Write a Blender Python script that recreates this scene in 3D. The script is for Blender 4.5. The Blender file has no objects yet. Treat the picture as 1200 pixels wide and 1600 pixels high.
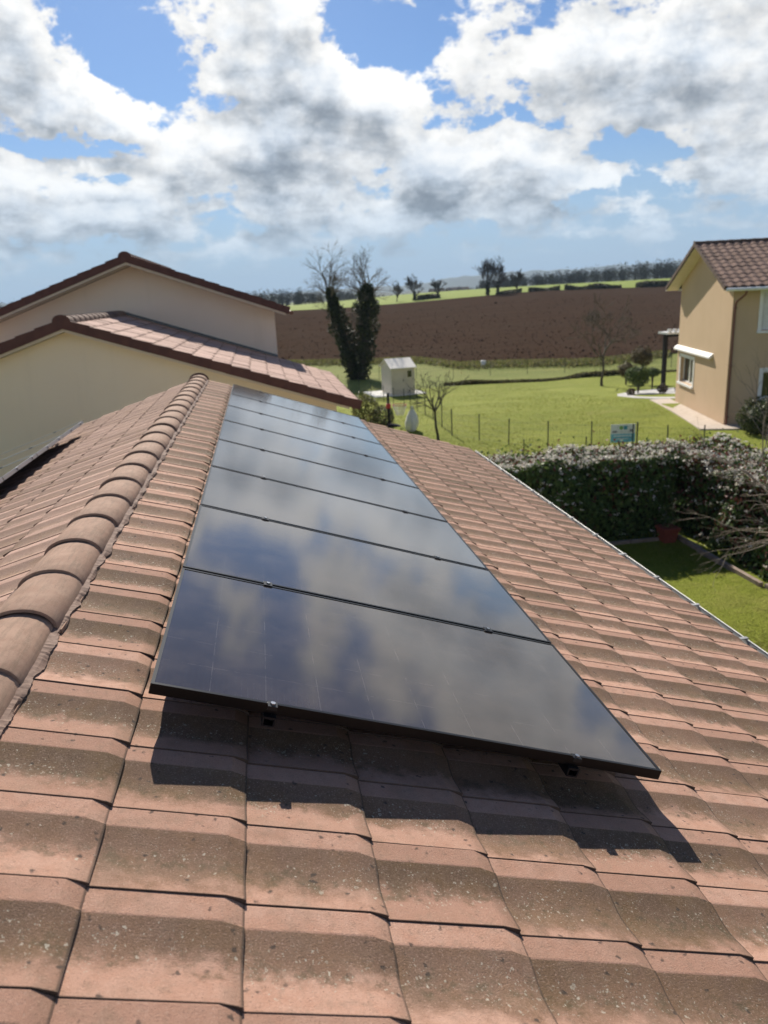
import bpy, math, random
import numpy as np
from mathutils import Matrix, Vector, Euler

random.seed(7)
rng = np.random.default_rng(11)
S = bpy.context.scene
COL = S.collection
R = math.radians
H = 5.3                                   # eye height above the garden

# ------------------------------------------------------------------ camera
cam_d = bpy.data.cameras.new('camera')
cam = bpy.data.objects.new('camera', cam_d)
COL.objects.link(cam)
cam_d.sensor_fit = 'VERTICAL'
cam_d.sensor_height = 36.0
cam_d.lens = 1185.0 / 1600.0 * 36.0
cam_d.clip_start = 0.05
cam_d.clip_end = 20000
cr = Vector((0.98619, -0.159316, -0.045254))
cd = Vector((-0.08724, -0.26745, -0.959614))
cf = Vector((0.140779, 0.95031, -0.277655))
cam.matrix_world = Matrix(((cr.x, -cd.x, -cf.x, 0), (cr.y, -cd.y, -cf.y, 0), (cr.z, -cd.z, -cf.z, H), (0, 0, 0, 1)))
cam_d.dof.use_dof = True
cam_d.dof.focus_distance = 2.7
cam_d.dof.aperture_fstop = 3.3
S.camera = cam

# ------------------------------------------------------------------ light
SUN_AZ, SUN_EL = -4.0, 36.0               # azimuth from +Y towards +X
w = bpy.data.worlds.new('World')
S.world = w
w.use_nodes = True


class NT:
    """small helper around a node tree"""
    def __init__(s, tree):
        s.t = tree
        s.n = tree.nodes
        s.l = tree.links

    def new(s, kind, **kw):
        n = s.n.new(kind)
        for k, v in kw.items():
            setattr(n, k, v)
        return n

    def put(s, sock, v):
        if hasattr(v, 'is_linked') or isinstance(v, bpy.types.NodeSocket):
            s.l.new(v, sock)
        elif v is not None:
            if isinstance(v, (tuple, list)) and sock.type == 'RGBA' and len(v) == 3:
                v = (*v, 1)
            sock.default_value = v

    def m(s, op, a, b=None, c=None, clamp=False):
        n = s.new('ShaderNodeMath', operation=op, use_clamp=clamp)
        s.put(n.inputs[0], a)
        if b is not None:
            s.put(n.inputs[1], b)
        if c is not None:
            s.put(n.inputs[2], c)
        return n.outputs[0]

    def v(s, op, a, b=None):
        n = s.new('ShaderNodeVectorMath', operation=op)
        s.put(n.inputs[0], a)
        if b is not None:
            s.put(n.inputs[1], b)
        return n.outputs['Value'] if op in ('LENGTH', 'DISTANCE', 'DOT_PRODUCT') else n.outputs[0]

    def ramp(s, x, a, b, lo=0.0, hi=1.0, smooth=True):
        n = s.new('ShaderNodeMapRange', interpolation_type='SMOOTHSTEP' if smooth else 'LINEAR')
        s.put(n.inputs['Value'], x)
        for k, q in (('From Min', a), ('From Max', b), ('To Min', lo), ('To Max', hi)):
            s.put(n.inputs[k], q)
        return n.outputs[0]

    def noise(s, vec, scale, detail=4.0, rough=0.55, dist=0.0, out='Fac'):
        n = s.new('ShaderNodeTexNoise')
        s.put(n.inputs['Vector'], vec)
        n.inputs['Scale'].default_value = scale
        n.inputs['Detail'].default_value = detail
        n.inputs['Roughness'].default_value = rough
        n.inputs['Distortion'].default_value = dist
        return n.outputs[out]

    def voro(s, vec, scale, feature='F1', out='Distance', rnd=1.0):
        n = s.new('ShaderNodeTexVoronoi', feature=feature)
        s.put(n.inputs['Vector'], vec)
        n.inputs['Scale'].default_value = scale
        n.inputs['Randomness'].default_value = rnd
        return n.outputs[out]

    def mix(s, f, a, b, mode='MIX'):
        n = s.new('ShaderNodeMix', data_type='RGBA', blend_type=mode)
        n.clamp_factor = True
        s.put(n.inputs[0], f)
        s.put(n.inputs[6], a)
        s.put(n.inputs[7], b)
        return n.outputs[2]

    def comb(s, x, y, z):
        n = s.new('ShaderNodeCombineXYZ')
        for i, q in enumerate((x, y, z)):
            s.put(n.inputs[i], q)
        return n.outputs[0]

    def sep(s, vec):
        n = s.new('ShaderNodeSeparateXYZ')
        s.put(n.inputs[0], vec)
        return n.outputs


T = NT(w.node_tree)
T.n.clear()
out = T.new('ShaderNodeOutputWorld')
bg = T.new('ShaderNodeBackground')
bg.inputs['Strength'].default_value = 0.070
T.l.new(bg.outputs[0], out.inputs[0])
sky = T.new('ShaderNodeTexSky', sky_type='NISHITA', sun_disc=False)
sky.sun_elevation = R(SUN_EL)
sky.sun_rotation = R(SUN_AZ)
sky.air_density = 1.0
sky.dust_density = 0.3
sky.ozone_density = 4.0
tc = T.new('ShaderNodeTexCoord')
d = T.v('NORMALIZE', tc.outputs['Generated'])
X, Y, Z = T.sep(d)
az = T.m('MULTIPLY', T.m('ARCTAN2', X, Y), 57.29578)
el = T.m('MULTIPLY', T.m('ARCSINE', Z), 57.29578)
ae = T.comb(az, el, 0.0)
# where the clouds stand: (azimuth, elevation, half width, half height, amount)
CLOUDS = [(1.5, 16.9, 3.6, 2.3, .9), (2.1, 13.6, 4.7, 2.8, .9), (6.2, 12.0, 4.6, 2.9, .9), (2.2, 10.2, 5.9, 1.9, .8),
          (-12.8, 13.7, 4.6, 2.5, .9), (-10.0, 12.2, 4.0, 1.8, .8), (-13.8, 16.9, 2.6, 1.9, .7), (-6.1, 10.2, 3.1, 1.3, .6),
          (13.1, 9.2, 3.3, 2.3, .85), (15.3, 6.8, 7.4, 2.2, .7), (10.2, 12.6, 2.6, 2.0, .6), (24.9, 12.9, 10.2, 3.4, .65),
          (30.5, 14.9, 7.7, 2.5, .6), (31.2, 10.8, 5.4, 2.4, .6), (32.4, 8.7, 4.0, 1.8, .9), (16.7, 15.4, 3.7, 1.4, .35),
          (-9.9, 7.6, 12.7, 1.9, .45), (1.4, 6.2, 4.9, .9, .5), (-9.3, 5.8, 5.4, 1.6, .45), (-13.9, 4.5, 4.8, 1.9, .4),
          (22.7, 6.4, 2.5, 1.3, .6), (21.1, 4.9, .9, .5, .6), (26.3, 4.3, 1.8, .6, .6), (30.5, 4.0, 2.4, .8, .7),
          (9.4, 4.0, 5.4, 1.3, .3), (28.7, 7.2, 3.9, .9, .3),
          (-7.0, 15.6, 3.9, 2.7, -1.2), (9.4, 16.6, 3.8, 2.2, -1.2), (13.3, 15.8, 3.0, 1.5, -.6), (-11.4, 10.3, 4.4, .9, -.8),
          (17.9, 10.4, 3.8, .7, -.7), (20.4, 12.4, 2.5, .7, -.5), (-3.6, 13.2, 2.1, 2.1, -.5), (28.5, 8.4, 1.6, 1.1, -.5),
          (6.0, 5.2, 30.0, 1.3, .22), (9.3, 1.0, 60.0, 1.5, -.5), (22.7, 4.6, 12.0, 1.6, -.4)]
# one field of cloud density over the sky directions, used twice: here, and a little higher towards the light
gt = bpy.data.node_groups.new('cloud density', 'ShaderNodeTree')
gt.interface.new_socket('Direction', in_out='INPUT', socket_type='NodeSocketVector')
gt.interface.new_socket('Density', in_out='OUTPUT', socket_type='NodeSocketFloat')
G = NT(gt)
gi, go = G.new('NodeGroupInput'), G.new('NodeGroupOutput')
gd = gi.outputs[0]
gX, gY, gZ = G.sep(gd)
gae = G.comb(G.m('MULTIPLY', G.m('ARCTAN2', gX, gY), 57.29578), G.m('MULTIPLY', G.m('ARCSINE', gZ), 57.29578), 0.0)
gel = G.sep(gae)[1]
# the edges are torn by warping the directions with noise
warp = G.v('MULTIPLY', G.v('SUBTRACT', G.noise(gd, 10.0, 6.0, .6, out='Color'), (0.5, 0.5, 0.5)), (8.5, 5.0, 0.0))
aew = G.v('ADD', gae, warp)
acc = None
for (ca_, ce_, ra_, re_, am_) in CLOUDS:
    q = G.v('LENGTH', G.v('MULTIPLY', G.v('SUBTRACT', aew, (ca_, ce_, 0)), (1 / ra_, 1 / re_, 0)))
    f = G.ramp(q, 0.15, 1.45, am_ * .80, 0.0)
    acc = f if acc is None else G.m('ADD', acc, f)
zz_ = G.m('ADD', G.m('ABSOLUTE', gZ), .13)
proj = G.comb(G.m('DIVIDE', gX, zz_), G.m('DIVIDE', gY, zz_), 0.0)
n_far = G.noise(proj, 1.25, 9.0, .62, .25)
n_puff = G.noise(G.v('MULTIPLY', gd, (1, 1, 1.6)), 13.0, 9.0, .58, .1)
bil = G.m('ABSOLUTE', G.m('SUBTRACT', G.noise(G.v('MULTIPLY', gd, (1, 1, 1.4)), 19.0, 7.0, .55), .5))
fld = G.m('ADD', G.m('MULTIPLY', G.m('SUBTRACT', n_far, .5), 2.0), G.m('MULTIPLY', G.m('SUBTRACT', n_puff, .5), 2.7))
fld = G.m('ADD', fld, G.m('MULTIPLY', G.m('SUBTRACT', .085, bil), 2.6))
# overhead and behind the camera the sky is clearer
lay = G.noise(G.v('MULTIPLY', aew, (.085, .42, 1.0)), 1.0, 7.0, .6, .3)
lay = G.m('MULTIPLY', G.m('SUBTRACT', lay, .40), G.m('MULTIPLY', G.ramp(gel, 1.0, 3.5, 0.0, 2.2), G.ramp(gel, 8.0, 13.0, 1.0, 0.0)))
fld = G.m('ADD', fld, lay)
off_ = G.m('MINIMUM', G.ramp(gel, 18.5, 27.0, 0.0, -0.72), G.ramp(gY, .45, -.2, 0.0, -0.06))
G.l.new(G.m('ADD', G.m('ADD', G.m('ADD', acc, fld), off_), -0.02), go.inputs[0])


def density(vec):
    n = T.new('ShaderNodeGroup')
    n.node_tree = gt
    T.put(n.inputs[0], vec)
    return n.outputs[0]


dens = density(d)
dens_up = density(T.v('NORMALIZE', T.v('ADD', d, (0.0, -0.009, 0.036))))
alpha = T.ramp(dens, -0.12, T.ramp(el, 3.0, 9.0, 0.60, 0.24))
body = T.m('ADD', T.m('MULTIPLY', dens, .45), T.m('MULTIPLY', dens_up, .75))
wisp = T.m('SUBTRACT', T.noise(T.v('MULTIPLY', d, (1, 1, 1.8)), 24.0, 6.0, .62, .4), .5)
thick = T.ramp(T.m('ADD', body, T.m('MULTIPLY', wisp, 1.0)), 0.05, 2.1)
edge = T.ramp(T.m('SUBTRACT', dens, dens_up), -.75, .75, -1.0, 1.0, False)
lum = T.m('ADD', T.m('SUBTRACT', 9.2, T.m('MULTIPLY', thick, 5.1)), T.m('MULTIPLY', edge, 2.0))
lum = T.m('MULTIPLY', lum, T.ramp(el, -2.0, 10.0, .86, 1.0))
ccol = T.mix(thick, (1.0, .985, .955), (.80, .93, 1.10))
ccol = T.mix(T.ramp(el, 1.0, 10.0, .75, 0.0), ccol, (.82, .94, 1.05))
cloud = T.v('MULTIPLY', ccol, T.comb(lum, lum, lum))
# paler air above the horizon
base_sky = T.v('MULTIPLY', sky.outputs[0], (.54, .68, .86))
hz = T.ramp(el, -1.0, 13.0, .95, 0.0)
base_sky = T.mix(hz, base_sky, (4.1, 5.6, 7.2))
T.l.new(T.mix(T.m('MULTIPLY', alpha, T.ramp(el, .0, 6.0, .25, 1.0)), base_sky, cloud), bg.inputs['Color'])

sun_d = bpy.data.lights.new('sun', 'SUN')
sun_d.energy = 5.0
sun_d.angle = R(0.55)
sun_d.color = (1.0, .93, .82)
sun = bpy.data.objects.new('sun', sun_d)
COL.objects.link(sun)
sd = Vector((math.sin(R(SUN_AZ)) * math.cos(R(SUN_EL)), math.cos(R(SUN_AZ)) * math.cos(R(SUN_EL)), math.sin(R(SUN_EL))))
sun.rotation_euler = sd.to_track_quat('Z', 'Y').to_euler()
sun.location = (0, 0, 60)
S.view_settings.view_transform = 'Standard'
S.view_settings.look = 'None'
S.view_settings.exposure = 0.58
S.view_settings.gamma = 1.0
S.view_settings.use_curve_mapping = False
S.cycles.use_denoising = True
S.cycles.max_bounces = 8


# ------------------------------------------------------------------ helpers
class MB:
    """collects faces, then links them as one mesh object"""
    def __init__(s):
        s.v, s.f, s.uv = [], [], []

    def face(s, pts, uv=None):
        i = len(s.v)
        s.v.extend([tuple(p) for p in pts])
        s.f.append(tuple(range(i, i + len(pts))))
        s.uv.append(uv)

    def grid(s, P, flip=False):
        n, m = len(P), len(P[0])
        i0 = len(s.v)
        for r in P:
            s.v.extend([tuple(p) for p in r])
        for a in range(n - 1):
            for b in range(m - 1):
                q = (i0 + a * m + b, i0 + a * m + b + 1, i0 + (a + 1) * m + b + 1, i0 + (a + 1) * m + b)
                s.f.append(q[::-1] if flip else q)
                s.uv.append(None)

    def hexa(s, p):
        for q in ((0, 3, 2, 1), (4, 5, 6, 7), (0, 1, 5, 4), (1, 2, 6, 5), (2, 3, 7, 6), (3, 0, 4, 7)):
            s.face([p[k] for k in q])

    def box(s, x0, x1, y0, y1, z0, z1, M=None):
        p = [Vector(q) for q in ((x0, y0, z0), (x1, y0, z0), (x1, y1, z0), (x0, y1, z0),
                                 (x0, y0, z1), (x1, y0, z1), (x1, y1, z1), (x0, y1, z1))]
        if M is not None:
            p = [M @ q for q in p]
        s.hexa(p)
        return s

    def tube(s, pts, rad, sides=8, caps=True):
        pts = [Vector(p) for p in pts]
        if not hasattr(rad, '__len__'):
            rad = [rad] * len(pts)
        rings = []
        for i, p in enumerate(pts):
            t = (pts[min(i + 1, len(pts) - 1)] - pts[max(i - 1, 0)]).normalized()
            a = t.cross(Vector((0, 0, 1)))
            if a.length < .05:
                a = t.cross(Vector((0, 1, 0)))
            a.normalize()
            b = t.cross(a)
            rings.append([p + (a * math.cos(2 * math.pi * k / sides) + b * math.sin(2 * math.pi * k / sides)) * rad[i] for k in range(sides)])
        for i in range(len(rings) - 1):
            for k in range(sides):
                s.face((rings[i][k], rings[i][(k + 1) % sides], rings[i + 1][(k + 1) % sides], rings[i + 1][k]))
        if caps:
            s.face(rings[0][::-1])
            s.face(rings[-1])
        return s

    def mesh(s, name, mat, smooth=False, bevel=0):
        me = bpy.data.meshes.new(name)
        me.from_pydata(s.v, [], s.f)
        if any(u is not None for u in s.uv):
            lay = me.uv_layers.new(name='UVMap')
            k = 0
            for u, f in zip(s.uv, s.f):
                for j in range(len(f)):
                    lay.data[k].uv = u[j] if u else (0, 0)
                    k += 1
        for q in (mat if isinstance(mat, (list, tuple)) else [mat]):
            me.materials.append(q)
        if smooth:
            me.shade_smooth()
        me.update()
        return me

    def build(s, name, mat, parent=None, smooth=False, bevel=0, M=None):
        o = bpy.data.objects.new(name, s.mesh(name, mat, smooth))
        COL.objects.link(o)
        if parent is not None:
            o.parent = parent
        if M is not None:
            o.matrix_local = M
        if bevel:
            b = o.modifiers.new('bevel', 'BEVEL')
            b.width = bevel
            b.segments = 2
            b.limit_method = 'ANGLE'
        return o


def empty(name, loc=(0, 0, 0), parent=None):
    o = bpy.data.objects.new(name, None)
    o.empty_display_size = .2
    COL.objects.link(o)
    o.location = loc
    if parent is not None:
        o.parent = parent
    return o


def tag(o, label=None, cat=None, group=None, kind=None):
    for k, v_ in (('label', label), ('category', cat), ('group', group), ('kind', kind)):
        if v_:
            o[k] = v_
    return o


def link(name, me, parent=None, M=None):
    o = bpy.data.objects.new(name, me)
    COL.objects.link(o)
    o.parent = parent
    if M is not None:
        o.matrix_local = M
    return o


def copy_tree(o, parent=None):
    c = o.copy()
    COL.objects.link(c)
    if parent is not None:
        c.parent = parent
    for ch in list(o.children):
        copy_tree(ch, c)
    return c


def np_mesh(name, V, F, mat, cols=None, smooth=False):
    """V (n,3), F (m,k) arrays -> mesh; cols (m,3) stored per face corner as 'col'"""
    me = bpy.data.meshes.new(name)
    V = np.asarray(V, np.float32)
    F = np.asarray(F, np.int32)
    n, k = F.shape
    me.vertices.add(len(V))
    me.vertices.foreach_set('co', V.ravel())
    me.loops.add(n * k)
    me.loops.foreach_set('vertex_index', F.ravel())
    me.polygons.add(n)
    me.polygons.foreach_set('loop_start', np.arange(0, n * k, k, dtype=np.int32))
    me.polygons.foreach_set('loop_total', np.full(n, k, np.int32))
    if cols is not None:
        at = me.attributes.new('col', 'FLOAT_COLOR', 'CORNER')
        c = np.ones((n, k, 4), np.float32)
        c[:, :, :3] = np.asarray(cols, np.float32)[:, None, :]
        at.data.foreach_set('color', c.ravel())
    me.materials.append(mat)
    me.update(calc_edges=True)
    if smooth:
        me.shade_smooth()
    return me


def np_obj(name, V, F, mat, parent=None, cols=None, smooth=False):
    return link(name, np_mesh(name, V, F, mat, cols, smooth), parent)


def leaf_geo(P, size, aspect=.55, up=0.0, nrm=None):
    """one little bent quad per point"""
    n = len(P)
    a = rng.normal(size=(n, 3))
    if nrm is not None:
        nn = nrm + rng.normal(size=(n, 3)) * .55
    else:
        nn = rng.normal(size=(n, 3))
        nn[:, 2] += up
    nn /= np.linalg.norm(nn, axis=1)[:, None] + 1e-9
    a -= (a * nn).sum(1)[:, None] * nn
    a /= np.linalg.norm(a, axis=1)[:, None] + 1e-9
    b = np.cross(nn, a)
    L = (size * rng.uniform(.6, 1.3, n))[:, None]
    W_ = L * aspect
    V = np.stack([P - a * L * .5, P + b * W_ * .5, P + a * L * .5, P - b * W_ * .5], 1).reshape(-1, 3)
    F = np.arange(4 * n).reshape(n, 4)
    return V, F


def leaves(name, P, size, cols, mat, parent, **kw):
    V, F = leaf_geo(np.asarray(P), size, **kw)
    return np_obj(name, V, F, mat, parent, cols)


def pick(cols, n, wts=None, var=.25):
    cols = np.array(cols)
    i = rng.choice(len(cols), n, p=wts)
    return cols[i] * rng.uniform(1 - var, 1 + var, (n, 1))


def seg_geo(segs, sides=3):
    A = np.array([s_[0] for s_ in segs], float)
    B = np.array([s_[1] for s_ in segs], float)
    ra = np.array([s_[2] for s_ in segs])[:, None, None]
    rb = np.array([s_[3] for s_ in segs])[:, None, None]
    t = B - A
    t /= np.linalg.norm(t, axis=1)[:, None] + 1e-9
    h = np.where(np.abs(t[:, 2:3]) > .9, np.array([[1., 0, 0]]), np.array([[0, 0, 1.]]))
    u = np.cross(t, h)
    u /= np.linalg.norm(u, axis=1)[:, None]
    v_ = np.cross(t, u)
    ang = np.arange(sides) * 2 * np.pi / sides
    c, s_ = np.cos(ang)[None, :, None], np.sin(ang)[None, :, None]
    ring = u[:, None, :] * c + v_[:, None, :] * s_
    V = np.concatenate([A[:, None] + ring * ra, B[:, None] + ring * rb], 1)
    n = len(segs)
    base = (np.arange(n) * 2 * sides)[:, None]
    Fs = []
    for k in range(sides):
        k2 = (k + 1) % sides
        Fs.append(np.concatenate([base + k, base + k2, base + sides + k2, base + sides + k], 1))
    return V.reshape(-1, 3), np.concatenate(Fs, 0)


def branch(segs, p, dr, L, r, depth, spread=.6, up=.12, rnd=random, kids=(2, 4), bend=.18, ratio=.68, rmin=.0):
    """a limb of a few bent pieces that forks into thinner ones"""
    n = 3 if depth > 1 else 2
    q = Vector(p)
    dr = Vector(dr).normalized()
    r0 = r
    pts = [(q.copy(), dr.copy(), r0)]
    for i in range(n):
        dr = (dr + Vector((rnd.gauss(0, bend), rnd.gauss(0, bend), rnd.gauss(0, bend) + up * .4))).normalized()
        r1 = max(rmin, r * (1 - .42 * (i + 1) / n))
        q2 = q + dr * (L / n)
        segs.append((tuple(q), tuple(q2), max(r0, rmin), r1))
        q, r0 = q2, r1
        pts.append((q.copy(), dr.copy(), r0))
    if depth <= 0:
        return
    k = rnd.randint(*kids)
    for i in range(k):
        a, b, c = pts[rnd.randint(1, n)] if i else pts[n]
        side = Vector((rnd.gauss(0, 1), rnd.gauss(0, 1), rnd.gauss(0, .7))).normalized()
        nd = (b + side * spread + Vector((0, 0, up))).normalized()
        branch(segs, a, nd, L * rnd.uniform(ratio - .14, ratio + .12), c * .8, depth - 1, spread, up, rnd, kids, bend, ratio, rmin)


# ------------------------------------------------------------------ materials
def mat(name, col=(.5, .5, .5), rough=.8, metal=0.0, spec=.35):
    m_ = bpy.data.materials.new(name)
    m_.use_nodes = True
    t = NT(m_.node_tree)
    b = t.n['Principled BSDF']
    b.inputs['Base Color'].default_value = (*col, 1)
    b.inputs['Roughness'].default_value = rough
    b.inputs['Metallic'].default_value = metal
    b.inputs['Specular IOR Level'].default_value = spec
    return m_, t, b


def bump(t, b, h, dist=.005, strength=1.0):
    n = t.new('ShaderNodeBump')
    n.inputs['Strength'].default_value = strength
    n.inputs['Distance'].default_value = dist
    t.put(n.inputs['Height'], h)
    t.l.new(n.outputs[0], b.inputs['Normal'])
    return n


def noisy(name, c1, c2, scale=8.0, rough=.85, detail=5, bump_d=0.0, bump_s=60, coord='pos', spec=.3, metal=0.0, c3=None, s3=1.0):
    m_, t, b = mat(name, c1, rough, metal, spec)
    pos = t.new('ShaderNodeNewGeometry').outputs['Position']
    f = t.ramp(t.noise(pos, scale, detail, .6), .32, .68)
    col = t.mix(f, c1, c2)
    if c3:
        col = t.mix(t.ramp(t.noise(pos, s3, 4, .6), .45, .7), col, c3)
    t.put(b.inputs['Base Color'], col)
    if bump_d:
        bump(t, b, t.noise(pos, bump_s, 4, .6), bump_d)
    return m_


def tile_material(name, clay, clay2, dirt, band=1.0, lichen=1.0, grain=1.0):
    """concrete roof tile: clay paint worn and soiled in the trough of the profile, crusts of lichen"""
    m_, t, b = mat(name, clay, .88, 0, .25)
    uvn = t.new('ShaderNodeUVMap', uv_map='UVMap').outputs[0]
    U, V_, _ = t.sep(uvn)
    pos = t.new('ShaderNodeNewGeometry').outputs['Position']
    rnd = t.new('ShaderNodeObjectInfo').outputs['Random']
    cell = t.new('ShaderNodeUVMap', uv_map='cell').outputs[0]
    wn = t.new('ShaderNodeTexWhiteNoise', noise_dimensions='4D')
    t.put(wn.inputs['Vector'], cell)
    t.put(wn.inputs['W'], rnd)
    rv = wn.outputs['Value']
    rc = t.sep(t.v('ADD', wn.outputs['Color'], (0, 0, 0)))
    big = t.noise(pos, 2.3, 3, .5)
    mid = t.noise(pos, 16, 6, .62)
    fine = t.noise(pos, 210, 4, .75)
    grit = t.noise(pos, 520, 2, .6)
    col = t.mix(t.ramp(mid, .3, .7), clay, clay2)
    col = t.mix(t.m('MULTIPLY', t.ramp(rv, 0, 1, 0, .75), 1.0), col, tuple(c * .72 for c in clay))
    # dirt lies in the trough, with a ragged lower edge
    vn = t.m('ADD', V_, t.m('MULTIPLY', t.m('SUBTRACT', mid, .5), .62))
    vs = t.m('ADD', vn, t.m('MULTIPLY', t.m('SUBTRACT', rc[1], .5), .34))
    bandf = t.m('MULTIPLY', t.ramp(V_, .252, .270), t.ramp(vs, .60, .90, 1.0, 0.0))
    un = t.m('ADD', U, t.m('MULTIPLY', t.m('SUBTRACT', mid, .5), .2))
    tail = t.m('MULTIPLY', t.ramp(un, .86, .98, 0, .45), t.ramp(V_, .2, .3, .5, 1.0))
    amt = t.m('MULTIPLY', t.ramp(t.m('ADD', big, t.m('MULTIPLY', t.m('SUBTRACT', rc[0], .5), .35)), .25, .75, .72, 1.0), band)
    dfac = t.m('MULTIPLY', t.m('MAXIMUM', bandf, tail), amt, clamp=True)
    dfac = t.m('MULTIPLY', dfac, t.ramp(fine, .25, .62, .72, 1.0), clamp=True)
    dcol = t.mix(t.ramp(t.noise(pos, 9, 4, .6), .38, .66), dirt, (dirt[0] * 1.12, dirt[1] * 1.08, dirt[2] * .84))
    col = t.mix(t.m('MULTIPLY', dfac, .93), col, dcol)
    # green-black growth along the lowest line of the trough
    gl = t.m('MULTIPLY', t.ramp(t.m('ABSOLUTE', t.m('SUBTRACT', vn, .62)), .02, .16, 1, 0), t.ramp(t.noise(pos, 30, 5, .7), .46, .64))
    col = t.mix(t.m('MULTIPLY', gl, .55 * band), col, (.075, .068, .035))
    blot = t.noise(pos, 34, 6, .7)
    col = t.mix(t.ramp(blot, .50, .70, 0, .42 * grain), col, (.24, .165, .115))
    col = t.mix(t.ramp(t.noise(pos, 7.5, 5, .65), .52, .72, 0, .30 * grain), col, (.21, .15, .10))
    # dark and light speckles
    col = t.mix(t.ramp(fine, .57, .71, 0, .78 * grain), col, (.085, .062, .045))
    col = t.mix(t.ramp(fine, .43, .30, 0, .50 * grain), col, (.62, .47, .38))
    col = t.mix(t.ramp(grit, .62, .75, 0, .5 * grain), col, (.08, .06, .045))
    jit = t.v('ADD', pos, t.v('MULTIPLY', t.v('SUBTRACT', t.noise(pos, 60, 3, .6, out='Color'), (.5, .5, .5)), (.024, .024, .024)))
    if lichen:
        lace = t.m('MULTIPLY', t.ramp(t.noise(jit, 75, 6, .72), .58, .68), t.m('MULTIPLY', t.ramp(t.m('ABSOLUTE', t.m('SUBTRACT', vn, .60)), .05, .25, 1, 0), t.ramp(t.noise(pos, 11, 4, .6), .5, .66)))
        col = t.mix(t.m('MULTIPLY', lace, .75 * lichen), col, (.46, .41, .31))
        inband = t.m('ADD', t.m('MULTIPLY', t.ramp(t.m('ABSOLUTE', t.m('SUBTRACT', vn, .58)), .06, .34, 1, 0), .85), .15)
        zone = t.m('MULTIPLY', inband, t.ramp(t.noise(pos, 3.1, 3, .6), .36, .62, .25, 1.0))
        for sc, r0, keep, c in ((30, .26, .70, (.42, .39, .31)), (62, .30, .52, (.56, .51, .41)), (120, .34, .46, (.50, .46, .36))):
            vn_ = t.new('ShaderNodeTexVoronoi', feature='F1')
            t.put(vn_.inputs['Vector'], jit)
            vn_.inputs['Scale'].default_value = sc
            cr_ = t.sep(vn_.outputs['Color'])
            rad = t.m('MULTIPLY', t.ramp(cr_[1], 0, 1, .25, 1.0, False), r0)
            spot = t.ramp(vn_.outputs['Distance'], t.m('MULTIPLY', rad, .75), rad, 1, 0)
            ring = t.m('MULTIPLY', spot, t.ramp(vn_.outputs['Distance'], t.m('MULTIPLY', rad, .25), t.m('MULTIPLY', rad, .7), t.ramp(cr_[2], .4, .6), 1.0))
            k = t.ramp(t.m('MULTIPLY', cr_[0], zone), keep * .62, keep * .62 + .02)
            col = t.mix(t.m('MULTIPLY', t.m('MULTIPLY', ring, k), .66 * lichen), col, c)
        vd = t.new('ShaderNodeTexVoronoi', feature='F1')
        t.put(vd.inputs['Vector'], t.v('ADD', jit, (3.3, 1.7, 9.1)))
        vd.inputs['Scale'].default_value = 38
        cd_ = t.sep(vd.outputs['Color'])
        dk = t.m('MULTIPLY', t.ramp(vd.outputs['Distance'], .12, .34, 1, 0), t.ramp(cd_[0], .84, .86))
        col = t.mix(t.m('MULTIPLY', dk, .75 * lichen), col, (.035, .033, .03))
    seam = t.m('MAXIMUM', t.ramp(t.m('ABSOLUTE', t.m('SUBTRACT', V_, .5)), .488, .498), t.ramp(U, .975, .995))
    col = t.mix(t.m('MULTIPLY', seam, .7), col, (.05, .038, .028))
    t.put(b.inputs['Base Color'], col)
    hgt = t.m('ADD', t.m('MULTIPLY', fine, .6), t.m('ADD', t.m('MULTIPLY', grit, .35), t.m('MULTIPLY', mid, .5)))
    bump(t, b, hgt, .0042)
    return m_


def attr_mat(name, rough=.6, transl=.25, spec=.3):
    m_, t, b = mat(name, (.1, .1, .1), rough, 0, spec)
    a = t.new('ShaderNodeAttribute', attribute_name='col')
    t.put(b.inputs['Base Color'], a.outputs['Color'])
    if transl:
        tr = t.new('ShaderNodeBsdfTranslucent')
        t.put(tr.inputs['Color'], a.outputs['Color'])
        mx = t.new('ShaderNodeMixShader')
        mx.inputs[0].default_value = transl
        t.l.new(b.outputs[0], mx.inputs[1])
        t.l.new(tr.outputs[0], mx.inputs[2])
        t.l.new(mx.outputs[0], t.n['Material Output'].inputs[0])
    return m_


M_TILE = tile_material('roof tile soiled', (.47, .262, .182), (.53, .325, .24), (.112, .074, .044))
M_TILE_L = tile_material('roof tile clean slope', (.50, .305, .23), (.55, .36, .28), (.20, .13, .088), band=.8, lichen=.3)
M_TILE_N = tile_material('neighbour roof tile', (.52, .335, .27), (.57, .385, .315), (.42, .27, .21), band=.15, lichen=0, grain=.4)
M_TILE_D = tile_material('dark brown roof tile', (.25, .15, .11), (.32, .21, .165), (.16, .10, .075), band=.6, lichen=0, grain=.4)
M_VERGE = noisy('verge tile brown', (.12, .055, .042), (.09, .042, .034), 6, .8)
M_DECK = noisy('roof underlay', (.05, .04, .035), (.03, .025, .02), 3, .9)
M_ZINC = noisy('zinc gutter', (.42, .42, .41), (.33, .33, .32), 9, .5, metal=.3)
M_DARK = noisy('dark metal', (.014, .014, .016), (.02, .02, .022), 30, .6, spec=.12)
M_CLOSE = noisy('ridge roll', (.15, .088, .064), (.24, .155, .115), 45, .8)


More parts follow.
